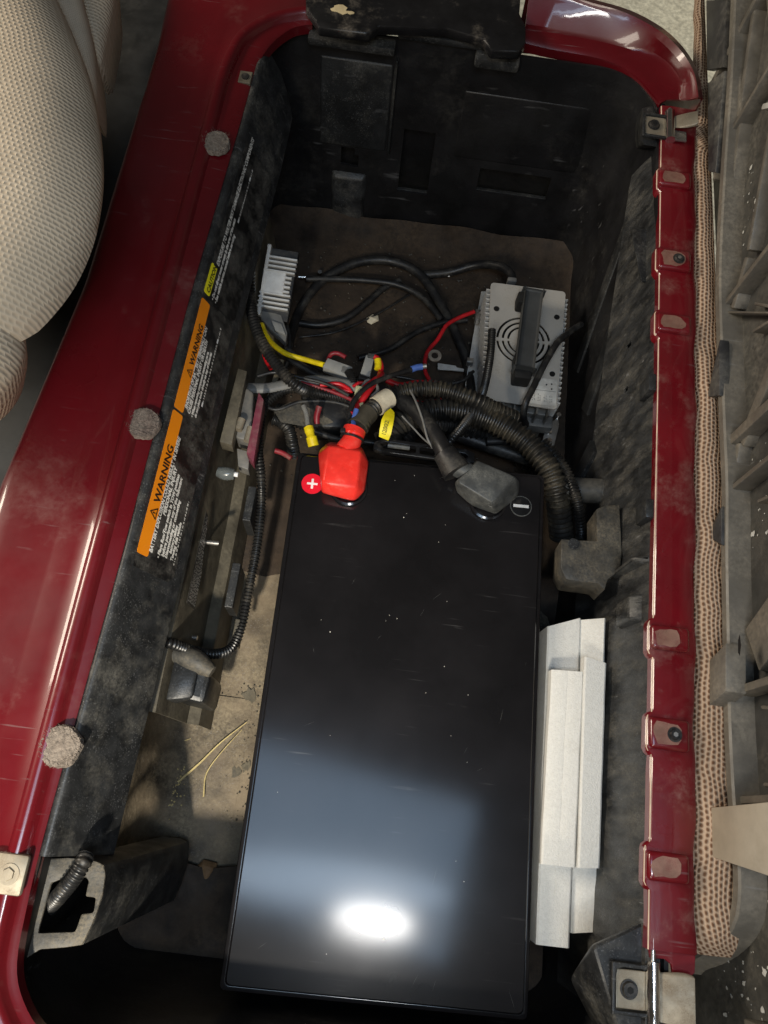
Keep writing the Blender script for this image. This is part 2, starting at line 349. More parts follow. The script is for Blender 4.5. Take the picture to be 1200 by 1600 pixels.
# left side: inner edge, ledge, ridge and outer panel, swept round both corners
st = []   # (inner xy, ridge xy, outward direction angle from -X towards +Y, length to the outer edge)
inner_near = [(0.26, -0.226, -90), (0.0, -0.228, -90), (-0.16, -0.226, -90), (-0.205, -0.214, -65), (-0.230, -0.192, -35), (-0.243, -0.165, -12)]
for x, y, a in inner_near:
    t = math.radians(a); st.append(((x, y), (x - 0.012 * math.cos(t), y + 0.012 * math.sin(t)), t, 0.10))
ys = [-0.12, -0.08, -0.03, 0.03, 0.09, 0.15, 0.2, 0.27, 0.33, 0.39, 0.45, 0.505, 0.57, 0.63, 0.70, 0.767]
IX = ([-0.2, -0.08, -0.03, 0.198, 0.329, 0.505, 0.767, 0.82], [-0.245, -0.247, -0.246, -0.239, -0.2369, -0.234, -0.224, -0.223])
for y in ys: st.append(((interp(y, *IX), y), (interp(y, [-0.1, 0.8], [-0.258, -0.253]), y), 0.0, 0.10))
st += [((-0.2225, 0.81), (-0.2525, 0.815), 0.0, 0.10), ((-0.2205, 0.86), (-0.2485, 0.865), math.radians(16), 0.11), ((-0.208, 0.905), (-0.238, 0.905), math.radians(36), 0.15),
       ((-0.187, 0.937), (-0.210, 0.938), math.radians(58), 0.24), ((-0.168, 0.948), (-0.180, 0.955), math.radians(80), 0.36), ((-0.160, 0.950), (-0.164, 0.960), math.radians(90), 0.45)]
flat = [Vector((*p, *q, a, D)) for p, q, a, D in st]; fine_st = []
def cr(a, b, c, d, t): return 0.5 * ((2 * b) + (c - a) * t + (2 * a - 5 * b + 4 * c - d) * t * t + (3 * b - a - 3 * c + d) * t ** 3)
for i in range(len(flat) - 1):
    for k in range(4): fine_st.append(cr(flat[max(i - 1, 0)], flat[i], flat[i + 1], flat[min(i + 2, len(flat) - 1)], k / 4))
fine_st.append(flat[-1])
rows = []
for ix, iy, rx, ry, a, D in fine_st:
    dx, dy = -math.cos(a), math.sin(a)
    mx, my = (ix * 0.45 + rx * 0.55), (iy * 0.45 + ry * 0.55)
    r = [(ix, iy, -0.012), (ix + dx * 0.001, iy + dy * 0.001, -0.001), (ix + dx * 0.003, iy + dy * 0.003, 0.0), (mx, my, 0.0015), (rx - dx * 0.004, ry - dy * 0.004, 0.0025),
         (rx - dx * 0.001, ry - dy * 0.001, 0.0075), (rx + dx * 0.001, ry + dy * 0.001, 0.0100), (rx + dx * 0.004, ry + dy * 0.004, 0.0110), (rx + dx * 0.0070, ry + dy * 0.0070, 0.0106), (rx + dx * 0.0092, ry + dy * 0.0092, 0.0090), (rx + dx * 0.0106, ry + dy * 0.0106, 0.0062), (rx + dx * 0.0122, ry + dy * 0.0122, 0.0050)]
    flare = 0.0 if ry > 0.5 else min(0.5 - ry, 0.25) * 0.09
    for f, z in ((0.22, 0.0048), (0.34, 0.0043), (0.37, 0.0038), (0.40, 0.0036), (0.60, 0.0035), (0.78, 0.0034), (0.87, 0.0031), (0.92, 0.0018), (0.955, -0.0030), (0.98, -0.0125), (0.995, -0.022), (1.0, -0.034), (1.0, -0.10), (0.99, -0.34)):
        d = (D + (flare if a > -0.2 else 0)) * f
        if f * D > 0.014: r.append((rx + dx * d, ry + dy * d, z))
    rows.append(r)
side = new_obj('side_panel', loft(rows, thick=-0.0025), 'red_paint', body, True)
# notch clip near the far corner and at the near end
# far right rim with rounded corner
fr = [
 [(0.1247,0.9735,0.0000),(0.1618,0.9689,0.0000),(0.2013,0.9671,0.0000),(0.2322,0.9636,0.0000),(0.2604,0.9549,0.0000),(0.2850,0.9362,0.0000),(0.3023,0.9141,0.0000),(0.3134,0.8980,0.0000)],
 [(0.1247,0.9769,0.0030),(0.1617,0.9723,0.0030),(0.2012,0.9705,0.0030),(0.2346,0.9687,0.0030),(0.2645,0.9603,0.0030),(0.2899,0.9418,0.0030),(0.3081,0.9187,0.0030),(0.3191,0.9003,0.0030)],
 [(0.1240,0.9923,0.0060),(0.1610,0.9900,0.0060),(0.2015,0.9884,0.0060),(0.2430,0.9846,0.0060),(0.2826,0.9756,0.0060),(0.3124,0.9578,0.0060),(0.3312,0.9288,0.0060),(0.3359,0.9001,0.0060)],
 [(0.1234,0.9928,0.0120),(0.1611,0.9919,0.0120),(0.2031,0.9906,0.0120),(0.2470,0.9874,0.0120),(0.2891,0.9790,0.0120),(0.3186,0.9611,0.0120),(0.3373,0.9299,0.0120),(0.3400,0.8941,0.0120)],
 [(0.1222,1.0157,0.0300),(0.1620,1.0190,0.0300),(0.2082,1.0139,0.0300),(0.2517,1.0034,0.0300),(0.2924,0.9806,0.0300),(0.3213,0.9512,0.0300),(0.3393,0.9159,0.0300),(0.3435,0.8767,0.0300)],
 [(0.1193,1.0194,0.0340),(0.1625,1.0221,0.0340),(0.2094,1.0160,0.0340),(0.2546,1.0058,0.0340),(0.2960,0.9832,0.0340),(0.3239,0.9537,0.0340),(0.3417,0.9162,0.0340),(0.3466,0.8739,0.0340)],
 [(0.1203,1.0381,0.0260),(0.1658,1.0401,0.0260),(0.2143,1.0327,0.0260),(0.2609,1.0227,0.0260),(0.3028,0.9997,0.0260),(0.3310,0.9686,0.0260),(0.3490,0.9294,0.0260),(0.3547,0.8844,0.0260)]]
low = [(x + 0.004, y + 0.008, z - 0.10) for x, y, z in fr[-1]]
inn = [(x, y, -0.012) for x, y, z in fr[0]]
rows = []
for r in [inn] + fr + [low]: rows.append(smooth_path(r, 0.016)[0][:0] or [tuple(Vector(p)) for p in r])
def resample(r, n):
    path, tot = smooth_path(r, 0.001); return [path[round(i * (len(path) - 1) / (n - 1))] for i in range(n)]
rows = [resample(r, 26) for r in rows]
new_obj('corner_rim', loft(rows, thick=-0.0025), 'red_paint', body, True)
# hinge-side rim strip
RIN = ([-0.1, 0.18, 0.47, 0.80, 0.86], [0.2945, 0.3000, 0.3070, 0.3130, 0.3145]); ROUT = ([-0.1, 0.18, 0.47, 0.80, 0.86], [0.3340, 0.3400, 0.3480, 0.3550, 0.3570])
TABS = (0.768, 0.643, 0.552, 0.180, 0.087, -0.030)
def rin(y):
    a = interp(y, *RIN)
    for t in TABS:
        q = abs(y - t); a -= 0.0048 * max(0.0, min(1.0, (0.0195 - q) / 0.004))
    return a
rows = []
yy = [-0.098 + i * (0.893 + 0.098) / 330 for i in range(331)]
for y in yy:
    a, b = rin(y), interp(y, *ROUT); w = 0.0012 * math.sin(y * 46) + 0.0006 * math.sin(y * 117)
    cut_in = max(0.0, (-0.088 - y)) * 0.5
    rows.append([(a, y, -0.010), (a, y, -0.001), (a + 0.001, y, 0.0), (a + 0.012, y, 0.0008), (a + 0.026, y, 0.0004), (b - 0.003 + w, y, 0.0), (b + w, y, -0.002), (b + 0.001 + w, y, -0.012), (b + 0.001, y, -0.05)])
rim = new_obj('hinge_side_rim', loft(rows, thick=-0.002), 'red_paint_rim', body, True)
new_obj('rim_tail', bev(plate([(0.2945, -0.098, 0.0003), (0.336, -0.098, 0.0003), (0.335, -0.112, 0.0003), (0.3225, -0.124, 0.0003), (0.316, -0.118, 0.0003), (0.3145, -0.108, 0.0003), (0.308, -0.104, 0.0003), (0.296, -0.105, 0.0003)], (), (0, 0, -0.004)), 0.0004, 1), 'red_paint_rim', rim)
rows = []
for y in yy:
    a = rin(y); rows.append([(a - 0.0014, y, -0.0045), (a - 0.0016, y, 0.0006), (a - 0.0011, y, 0.0012), (a - 0.0002, y, 0.0012), (a + 0.0004, y, 0.0008), (a + 0.0004, y, -0.0045)])
new_obj('cut_edge', loft(rows, closed=True), 'pale_cut_edge', rim, True)
def tab(y, x0, x1, hw, screw, seed):
    bm = box((x1 - x0, hw * 2, 0.013), None, 0.0042, 4, ((x0 + x1) / 2, y, 0.0015)); t = new_obj('raised_tab', bm, 'red_paint_rim', body, True)
    rnd = random.Random(seed); w = (x1 - x0); pts = []; ux0, ux1 = x0 + 0.0022, x0 + w * ((0.86 if screw else 0.78) + rnd.uniform(-0.05, 0.06))
    n = 14
    for k in range(n):   # rubbed-through patch on the crown of the tab
        a = k / n * 2 * math.pi; cx, sx = math.cos(a), math.sin(a); q = (abs(cx) ** 5 + abs(sx) ** 5) ** -0.2 * rnd.uniform(0.78, 1.0)
        pts.append(((ux0 + ux1) / 2 + cx * q * (ux1 - ux0) / 2, y + sx * q * (hw - 0.0030), 0.0083))
    new_obj('worn_patch', plate(pts, (), (0, 0, -0.0006)), 'worn_tab', t)
    if screw:
        cx = x0 + w * 0.60
        b = merge(cyl((cx, y, 0.0083), (0, 0, 1), 0.0070, 0.0010, 24), cyl((cx, y, 0.0093), (0, 0, 1), 0.0052, 0.0022, 20, 0.0044)); s_ = new_obj('screw', b, 'screw_dark', t, True)
        new_obj('screw_recess', cyl((cx, y, 0.0114), (0, 0, 1), 0.0024, 0.0003, 6), 'steel', s_)
for k, (y, sc) in enumerate(((0.768, 0), (0.643, 1), (0.552, 0), (0.180, 0), (0.087, 1), (-0.030, 0))):
    a, b = interp(y, *RIN), interp(y, *ROUT); tab(y, a - 0.005, b - 0.006, 0.0150 if sc else 0.0125, sc, k)
# embossed mark beside the second tab
text('C', (0.3215, 0.598, 0.0012), (1, 0, 0), (0, 1, 0), 0.014, 'red_paint_rim', rim, 'embossed_mark')
text('O', (0.3245, 0.583, 0.0012), (1, 0, 0), (0, 1, 0), 0.010, 'red_paint_rim', rim, 'embossed_mark')
# paint chips
def chip(px, name='paint_chip', z=0.0016, r=0.005, seed=1, parent=None, material='paint_chip', sq=(1, 1)):
    rnd = random.Random(seed); n = 11
    pts = [(px[0] + math.cos(k / n * 6.283) * r * sq[0] * rnd.uniform(0.55, 1.15), px[1] + math.sin(k / n * 6.283) * r * sq[1] * rnd.uniform(0.55, 1.15), z) for k in range(n)]
    return new_obj(name, plate(pts, (), (0, 0, -0.0006)), material, parent)
chip((0.3201,0.2848,0.0000), seed=3, r=0.0048, sq=(0.8, 1.3), parent=rim); chip((0.3261,0.8070,0.0000), seed=5, r=0.0045, parent=rim); chip((0.3385,0.9051,0.0100), z=0.0075, seed=9, r=0.003, parent=rim)
# clip blocks on the left ledge (near end) and the notch at the far end
b = new_obj('mounting_clip', bev(box((0.030, 0.032, 0.008), None, 0, 1, (-0.2630, -0.098, 0.0120)), 0.0025), 'brass_plate', body, True)
new_obj('screw', merge(cyl((-0.261, -0.098, 0.0160), (0, 0, 1), 0.0085, 0.0008, 24), cyl((-0.2615, -0.098, 0.0168), (0, 0, 1), 0.0055, 0.0018, 6, 0.005)), 'brass_plate', b, True)
b = new_obj('mounting_clip', bev(box((0.016, 0.020, 0.006), None, 0, 1, (-0.229, 0.836, 0.002)), 0.001), 'frame_metal', body)
new_obj('screw', cyl((-0.229, 0.836, 0.005), (0, 0, 1), 0.005, 0.0015, 12), 'screw_dark', b, True)

# felt bump pads
for nm, (x, y), lab in (('felt_pad', (-0.2426,0.7183,0.0110)[:2], 'round brown felt pad on the red ledge nearest the far end'),
                        ('felt_pad', (-0.2455,0.3344,0.0110)[:2], 'round fuzzy felt pad beside the gap between the two orange warning labels'),
                        ('felt_pad', (-0.2473,0.0083,0.0110)[:2], 'round brown felt pad on the red ledge nearest the camera')):
    bm = bmesh.new(); rr = 0.0172 if y > 0.5 else (0.0178 if y > 0.1 else 0.0190)
    bmesh.ops.create_cone(bm, cap_ends=True, segments=40, radius1=rr, radius2=rr * 0.92, depth=0.006)
    top = [f for f in bm.faces if f.normal.z > 0.9]; r = bmesh.ops.inset_region(bm, faces=top, thickness=0.003)
    bmesh.ops.triangulate(bm, faces=[f for f in bm.faces if f.normal.z > 0.9]); bmesh.ops.subdivide_edges(bm, edges=[e for e in bm.edges if e.verts[0].co.z > 0.002 and e.verts[1].co.z > 0.002], cuts=2)
    rnd = random.Random(int(y * 1000))
    for v in bm.verts:
        v.co.z += rnd.uniform(-0.0004, 0.0008); wob = 1 + 0.07 * noise.noise(Vector((math.atan2(v.co.y, v.co.x) * 1.6, y * 9, 0))); v.co.x *= wob * (1 + rnd.uniform(-0.03, 0.03)); v.co.y *= wob * (1 + rnd.uniform(-0.03, 0.03)); v.co += Vector((x, y, 0.0098))
    # fuzz fibres
    for k in range(150):
        a = rnd.uniform(0, 6.283); q = rr * math.sqrt(rnd.uniform(0.2, 1.05)); p = Vector((x + math.cos(a) * q, y + math.sin(a) * q, 0.0135))
        d = Vector((rnd.uniform(-1, 1), rnd.uniform(-1, 1), rnd.uniform(0, 0.8))) * 0.0026; s = Vector((-d.y, d.x, 0)).normalized() * 0.00018
        bm.faces.new([bm.verts.new(p - s), bm.verts.new(p + s), bm.verts.new(p + d)])
    tag(new_obj(nm, bm, 'felt_dark' if 0.1 < y < 0.5 else 'felt'), lab, 'felt pad', 'felt pads along the left ledge')

# ============================================================ BLACK TRIM PANEL WITH WARNING LABELS
trim = thing('trim_panel', 'long dusty black plastic trim panel carrying the warning labels', 'trim panel', (-0.22, 0.37, -0.09))
A0, A1 = Vector((0.0125, -0.0065)), Vector((0.0445, -0.076)); FL = (A1 - A0).length; fd = (A1 - A0) / FL
def face(y, v, h=0.0):
    """point on the sloping label face: v metres below its top edge, h proud of it"""
    x = interp(y, *IX); p = A0 + fd * v; n = Vector((-fd.y, fd.x)); return Vector((x + p.x + n.x * h, y, p.y + n.y * h))
rows = []
for i in range(80):
    y = -0.083 + i * (0.905 + 0.083) / 79; x = interp(y, *IX); e = max(0, (y - 0.865) / 0.04); w = 0.0; k = 1 - 0.55 * e * e
    pr = [(-0.003, -0.010), (0.0, -0.004), (0.0012, -0.0006), (0.0036, 0.0014), (0.0066, 0.0014), (0.0092, -0.0004), (0.0112, -0.0034)] + [tuple(A0 + fd * FL * t * k) for t in (0.02, 0.35, 0.7, 0.93)] + [(A1.x * k + 0.001, A1.y * k - 0.004), (A1.x * k - 0.002, A1.y * k - 0.008), (A1.x * k - 0.008, A1.y * k - 0.008)]
    rows.append([(x + a * (1 if a < 0.005 else 1) + w, y, z - e * e * 0.006) for a, z in pr])
new_obj('panel', loft(rows), 'dusty_plastic', trim, True)

def basis(y0, y1):
    e1 = (face(y1, 0) - face(y0, 0)).normalized(); e2 = face(y0, 0) - face(y0, 0.05); return e1, e2.normalized()
def decal(y0, y1, v0, v1, h, cut0=0.0, cut1=0.0, rad=0.002):
    pts = [face(y0, v0, h), face(y1, v0, h), face(y1, v1 - cut1, h), face(y1 - cut1, v1, h), face(y0 + cut0, v1, h), face(y0, v1 - cut0, h)]
    if not cut1: pts = [face(y0, v0, h), face(y1, v0, h), face(y1, v1, h), face(y0, v1, h)]
    n = Vector((-fd.y, 0, fd.x)); return plate(pts, (), -n * 0.00025)
def rdecal(y0, y1, v0, v1, h, r=0.0025):
    pts = []
    for cy, cv, a0 in ((y1 - r, v1 - r, 0), (y0 + r, v1 - r, 90), (y0 + r, v0 + r, 180), (y1 - r, v0 + r, 270)):
        for k in range(4):
            a = math.radians(a0 + k * 30); pts.append(face(cy + math.cos(a) * r, cv + math.sin(a) * r, h))
    n = Vector((-fd.y, 0, fd.x)); return plate(pts, (), -n * 0.00025)
def label(lab, y0, y1, head, hy0, hy1, title, ty, tsize, lines, wtri, width):
    t = thing('warning_label', lab, 'label', face((y0 + y1) / 2, 0.03), 'safety labels on the trim panel')
    e1, e2 = basis(y0, y1)
    new_obj('label_sheet', decal(y0, y1, 0.0, 0.066, 0.0004, 0.008, 0.008), 'label_black', t)
    hb = new_obj('header_band', rdecal(hy0, hy1, -0.0005, width, 0.0008), head, t)
    text(title, face(ty, width * 0.82, 0.0013), e1, e2, tsize, 'label_ink', hb, 'title', 0, 0.00025, squash=0.98)
    if wtri:
        yb = ty - tsize * 1.3; s = tsize * 0.86; c = face(yb, width * 0.82, 0.0013)
        o = [c, c + e1 * s * 1.12, c + e1 * s * 0.56 + e2 * s * 0.95]; g = (o[0] + o[1] + o[2]) / 3; i = [g + (p - g) * 0.72 for p in o]
        new_obj('alert_triangle', plate(o, (i,), (0, 0, -0.0002)), 'label_ink', hb)
        text('!', g - e1 * s * 0.10 - e2 * s * 0.26, e1, e2, s * 0.72, 'label_ink', hb, 'alert_mark', 0, 0.0002)
    for k, (s, yy_, v, sz, sq) in enumerate(lines):
        if s == '=':
            print_row(face(yy_, v, 0.0008), e1, e2, sq, sz, int(v * 1e5), 'label_white', t)
            if y0 > 0.3:
                for q in (-0.006, sq * 0.80): new_obj('print_block', plate([face(yy_ + q, v, 0.0009), face(yy_ + q + 0.0055, v, 0.0009), face(yy_ + q + 0.0055, v - sz, 0.0009), face(yy_ + q, v - sz, 0.0009)], (), (0, 0, -0.0001)), 'white_print', t)
        else: text(s, face(yy_, v, 0.0008), e1, e2, sz * 1.12, 'label_white', t, 'text_line', 0.2, 0.0003, squash=sq * 0.95)
    return t
label('large orange warning label about battery explosion, lower of the two orange ones', 0.186, 0.364, 'orange_label', 0.2005, 0.3635, 'WARNING', 0.258, 0.0140, [
    ('BATTERY EXPLOSION COULD RESULT IN SEVERE', 0.2065, 0.0220, 0.0066, 0.86), ('PERSONAL INJURY', 0.250, 0.0285, 0.0066, 0.95),
    ('\u2022 Place Run/Tow switch in TOW position', 0.2045, 0.0350, 0.0058, 0.92), ('before performing any of the following:', 0.2085, 0.0410, 0.0058, 0.92),
    ('Disconnecting or connecting', 0.2085, 0.0465, 0.0056, 0.95), ('battery cables', 0.2155, 0.0520, 0.0056, 0.95), ('Towing this vehicle', 0.2085, 0.0570, 0.0056, 0.95), ('=', 0.2055, 0.0610, 0.0022, 0.075)], True, 0.0172)
label('orange warning label about shorting of battery terminals, between two other labels', 0.3655, 0.514, 'orange_label', 0.3665, 0.5085, 'WARNING', 0.424, 0.0112, [
    ('SHORTING OF BATTERY TERMINALS CAN', 0.374, 0.0210, 0.0063, 0.84), ('CAUSE PERSONAL INJURY OR DEATH', 0.371, 0.0272, 0.0063, 0.84),
    ('\u2022 When removing component mounting parts,', 0.370, 0.0335, 0.0050, 0.86), ('do not place tools directly on top of batteries', 0.3725, 0.0390, 0.0050, 0.86), ('=', 0.396, 0.0450, 0.0026, 0.098)], True, 0.0160)
label('yellow caution label with long white lines of text near the far end', 0.5155, 0.745, 'yellow_label', 0.5165, 0.5575, 'CAUTION', 0.5195, 0.0085, [
    ('EXPOSURE TO WATER MAY DAMAGE ELECTRONIC COMPONENTS', 0.5605, 0.0125, 0.0068, 0.90),
    ('\u2022 Do not direct water stream in the area of the seats', 0.5165, 0.0190, 0.0055, 0.95), ('\u2022 See vehicle service manual before servicing', 0.5165, 0.0255, 0.0055, 0.95), ('=', 0.642, 0.0255, 0.0026, 0.075)], False, 0.0110)

# small-print label on the rail below the trim
# ============================================================ COMPARTMENT LINER
liner = thing('compartment_liner', 'black plastic battery compartment tub with dusty scratched walls', 'compartment', (0.04, 0.37, -0.31))
def rrect(x0, x1, y0, y1, r, n=9, z=0.0):
    pts = []
    for cx, cy, rr, a0 in ((x1, y1, r[0], 0), (x0, y1, r[1], 90), (x0, y0, r[2], 180), (x1, y0, r[3], 270)):
        sx = -1 if cx == x1 else 1; sy = -1 if cy == y1 else 1
        for k in range(n):
            a = math.radians(a0 + 90 * k / (n - 1)); pts.append((cx + sx * rr + rr * math.cos(a), cy + sy * rr + rr * math.sin(a), z))
    return pts
secs = [rrect(-0.2490, 0.3135, -0.2215, 0.9555, (0.085, 0.075, 0.05, 0.05), z=-0.004), rrect(-0.2480, 0.3125, -0.220, 0.954, (0.085, 0.075, 0.05, 0.05), z=-0.03),
        rrect(-0.244, 0.300, -0.213, 0.934, (0.065, 0.065, 0.05, 0.05), z=-0.15), rrect(-0.240, 0.288, -0.206, 0.906, (0.05, 0.05, 0.04, 0.04), z=-0.29), rrect(-0.238, 0.284, -0.202, 0.900, (0.05, 0.05, 0.04, 0.04), z=-0.325)]
fine = []
for a, b in zip(secs, secs[1:]):
    for k in range(3): fine.append([tuple(Vector(p).lerp(Vector(q), k / 3)) for p, q in zip(a, b)])
fine.append(secs[-1])
walls = new_obj('tub_wall', loft(fine, closed=True, thick=0.004), 'dark_liner', liner, True)
def cutter(px, size, rot=0.0):
    b = box(size); b.transform(Matrix.Translation(px)); me = bpy.data.meshes.new('c'); b.to_mesh(me); b.free()
    o = bpy.data.objects.new('c', me); COL.objects.link(o); return o
# openings of the far wall and the two slots of the right wall
cut(walls, [cutter((-0.1048,0.9276,-0.1900), (0.021, 0.06, 0.030)), cutter((-0.0936,0.9278,-0.1960), (0.012, 0.06, 0.020)), cutter((0.002, 0.93, -0.185), (0.048, 0.08, 0.105)), cutter((0.158, 0.925, -0.198), (0.112, 0.08, 0.040)),
            cutter((0.3000,0.5677,-0.0725), (0.06, 0.008, 0.012)), cutter((0.3000,0.5070,-0.0780), (0.06, 0.007, 0.010))])
def wyy(z): return 0.954 + (z + 0.03) * 0.1667 if z > -0.15 else 0.934 + (z + 0.15) * 0.2
for cx, cz, w, h in ((-0.101, -0.193, 0.09, 0.12), (0.002, -0.185, 0.10, 0.18), (0.158, -0.198, 0.17, 0.12)):
    new_obj('recess_back', bev(box((w, 0.006, h), None, 0, 1, (cx, wyy(cz) + 0.022, cz)), 0.001), 'dark_liner', liner)
for cx, cz, w, h in ((0.002, -0.185, 0.048, 0.105), (0.158, -0.198, 0.112, 0.040)):   # raised lip round each recess
    yb = 0.954 - (-cz - 0.03) * 0.166
    new_obj('recess_lip', bev(box((w + 0.004, 0.006, 0.003), None, 0, 1, (cx, yb - h * 0.083 - 0.001, cz - h / 2 - 0.001)), 0.0008), 'black_plastic', liner)
# far wall centre rib block and scuffed boss
def wy(z): return 0.954 + (z + 0.03) * 0.1667 if z > -0.15 else 0.934 + (z + 0.15) * 0.2
rows = [[(x, wy(z) - d, z) for z in (-0.03, -0.05, -0.09, -0.13, -0.17)] for x, d in ((-0.046, 0.0), (-0.044, 0.012), (-0.041, 0.014), (-0.039, 0.0))]
new_obj('wall_rib', loft(rows, thick=-0.001), 'black_plastic', liner, True)
# flange along the top of the far wall
b = box((0.118, 0.022, 0.012), None, 0.003, 2, (-0.105, 0.944, -0.012)); new_obj('wall_ledge', b, 'black_plastic', liner, True)
b = box((0.155, 0.020, 0.010), None, 0.003, 2, (0.033, 0.956, 0.004)); new_obj('wall_ledge', b, 'black_plastic', liner, True)
b = box((0.060, 0.030, 0.016), None, 0.004, 2, (0.092, 0.945, -0.006)); new_obj('wall_ledge', b, 'dusty_plastic', liner, True)
# scuffed dusty boss below the notch
def scuff(p, r, sq, seed, material, parent, depth, n=14):
    rnd = random.Random(seed); ex, ey = Vector((1, 0, 0)), Vector((0, 0.2, 1)); p = Vector(p); pts = []
    for k in range(n):
        a = k / n * 6.283; q = r * rnd.uniform(0.5, 1.1); pts.append(p + ex * math.cos(a) * q * sq[0] + ey * math.sin(a) * q * sq[1])
    return new_obj('dust_patch', plate(pts, (), depth), material, parent)
new_obj('wall_boss', bev(hull([(x, wy(z) - 0.002, z) for x in (-0.130, -0.072) for z in (-0.215, -0.30)] + [(x, wy(z) - 0.012, z) for x in (-0.124, -0.078) for z in (-0.222, -0.295)]), 0.003), 'scuffed_wall', liner, True)
new_obj('wall_panel', bev(hull([(x, wy(z) + 0.002, z) for x in (-0.150, -0.046) for z in (-0.04, -0.175)] + [(x, wy(z) - 0.006, z) for x in (-0.148, -0.048) for z in (-0.042, -0.172)]), 0.002), 'black_plastic', liner, True)
new_obj('wall_panel', bev(hull([(x, wy(z) + 0.002, z) for x in (0.055, 0.255) for z in (-0.06, -0.17)] + [(x, wy(z) - 0.005, z) for x in (0.058, 0.252) for z in (-0.063, -0.165)]), 0.002), 'dark_liner', liner, True)
# floor
flo = plate([(-0.236, -0.2, -0.315), (0.285, -0.2, -0.315), (0.285, 0.9, -0.315), (-0.236, 0.9, -0.315)], (), (0, 0, -0.004))
floor = new_obj('floor_tray', flo, 'floor_tray', liner)
rows = []
for i in range(40):
    y = 0.22 + i * 0.677 / 39; rw = []
    for j in range(41):
        x = -0.237 + 0.522 * j / 40; n = noise.noise(Vector((x * 16, y * 16, 0))); n2 = noise.noise(Vector((x * 9, y * 9, 4)))
        near = max(0.0, (0.34 - y) / 0.10); up = max(0.0, (y - 0.82) / 0.07); side_ = max(0.0, (x - 0.26) / 0.025)
        rw.append((x, y, -0.309 + 0.003 * n - 0.010 * near + 0.006 * n2 * (near > 0) + (0.020 + 0.018 * n2) * up ** 2 + 0.012 * side_ ** 2))
    rows.append(rw)
new_obj('dirt_layer', loft(rows), 'brown_dirt', liner, True)
rows = []
for i in range(30):
    y = -0.105 + i * 0.205 / 29; w = 0.003 * noise.noise(Vector((y * 18, 4, 0)))
    rows.append([(-0.242, y, -0.09), (-0.238 + w, y, -0.16), (-0.235 + w, y, -0.24), (-0.229 + w, y, -0.280), (-0.217 + w, y, -0.300), (-0.198 + w, y, -0.309), (-0.165, y, -0.3125), (-0.12, y, -0.3135)])
new_obj('floor_fillet', loft(rows), 'floor_tray', liner, True)
rnd = random.Random(9)
for k in range(3):
    c = Vector((rnd.uniform(-0.150, -0.10), rnd.uniform(-0.06, 0.12), -0.3128)); n = 12; r = rnd.uniform(0.006, 0.016)
    if c.x < -0.15: c.z = -0.3105
    new_obj('dirt_stain', plate([(c.x + math.cos(q * 6.283 / n) * r * rnd.uniform(0.5, 1.2), c.y + math.sin(q * 6.283 / n) * r * rnd.uniform(0.6, 1.5), c.z + 0.0002 * k) for q in range(n)], (), (0, 0, -0.0004)), 'frame_metal', floor)
# near-end dark floor plate with a square opening
new_obj('near_floor', plate([(-0.234, -0.203, -0.297), (0.28, -0.203, -0.297), (0.28, -0.09, -0.297), (-0.03, -0.10, -0.297), (-0.07, -0.085, -0.297), (-0.10, -0.10, -0.297), (-0.14, -0.108, -0.297), (-0.19, -0.10, -0.297), (-0.234, -0.102, -0.297)], ([(-0.1466,-0.2179,-0.2970),(-0.1186,-0.2176,-0.2970),(-0.1266,-0.2420,-0.2970),(-0.1535,-0.2422,-0.2970)],), (0, 0, -0.006)), 'brown_dirt', liner)

# right wall lining: sloping scratched apron and ledge
rows = []
for i in range(60):
    y = -0.17 + i * 1.0 / 59
    a = interp(y, *RIN); far = max(0, min(1, (y - 0.38) / 0.45)); dz = 0.20 - 0.16 * far; n1 = 0.0015 * noise.noise(Vector((y * 20, 1, 0))); n2 = 0.002 * noise.noise(Vector((y * 33, 5, 0)))
    rows.append([(a + 0.004, y, -0.003), (a - 0.001 + n1, y, -0.006), (a - 0.004 + n1, y, -0.02), (a - 0.010 + n2, y, -0.02 - dz * 0.35), (a - 0.014 + n1, y, -0.02 - dz * 0.7), (a - 0.018 + n2, y, -0.02 - dz), (a - 0.010, y, -0.025 - dz)])
apron = new_obj('side_apron', loft(rows, thick=-0.0015), 'scuffed_wall', liner, True)
cut(apron, [cutter((0.3000,0.5677,-0.0725), (0.08, 0.006, 0.012)), cutter((0.3000,0.5070,-0.0780), (0.08, 0.006, 0.009))])
for p in ((0.3173,0.5201,-0.0040), (0.3114,0.2821,-0.0040)): pass
def WX(z): return 0.3125 + (z + 0.03) * 0.104
def wrib(y1, z1, y2, z2, w, h, m='black_plastic'): new_obj('wall_rib', bar((WX(z1) - h / 2 + 0.002, y1, z1), (WX(z2) - h / 2 + 0.002, y2, z2), w, h, (-1, 0, 0.1), 0.002), m, liner, True)
wrib(0.70, -0.05, 0.545, -0.215, 0.030, 0.010); wrib(0.80, -0.06, 0.64, -0.26, 0.026, 0.008); wrib(0.470, -0.17, 0.415, -0.28, 0.026, 0.016)
# stepped ledges and pockets low on the right wall
for y0, y1, z0, z1, d in ((0.005, 0.032, -0.115, -0.15, 0.016), (0.20, 0.232, -0.03, -0.08, 0.004), (0.262, 0.272, -0.02, -0.10, 0.005)):
    xx = interp(y0, *RIN) - 0.012
    new_obj('wall_step', bev(hull([(xx + 0.012, y, z) for y in (y0, y1) for z in (z0 + 0.01, z1)] + [(xx - d, y + (0.003 if y == y0 else -0.003), z) for y in (y0, y1) for z in (z0, z1 + 0.012)]), 0.0035, 3), 'scuffed_wall', liner, True)
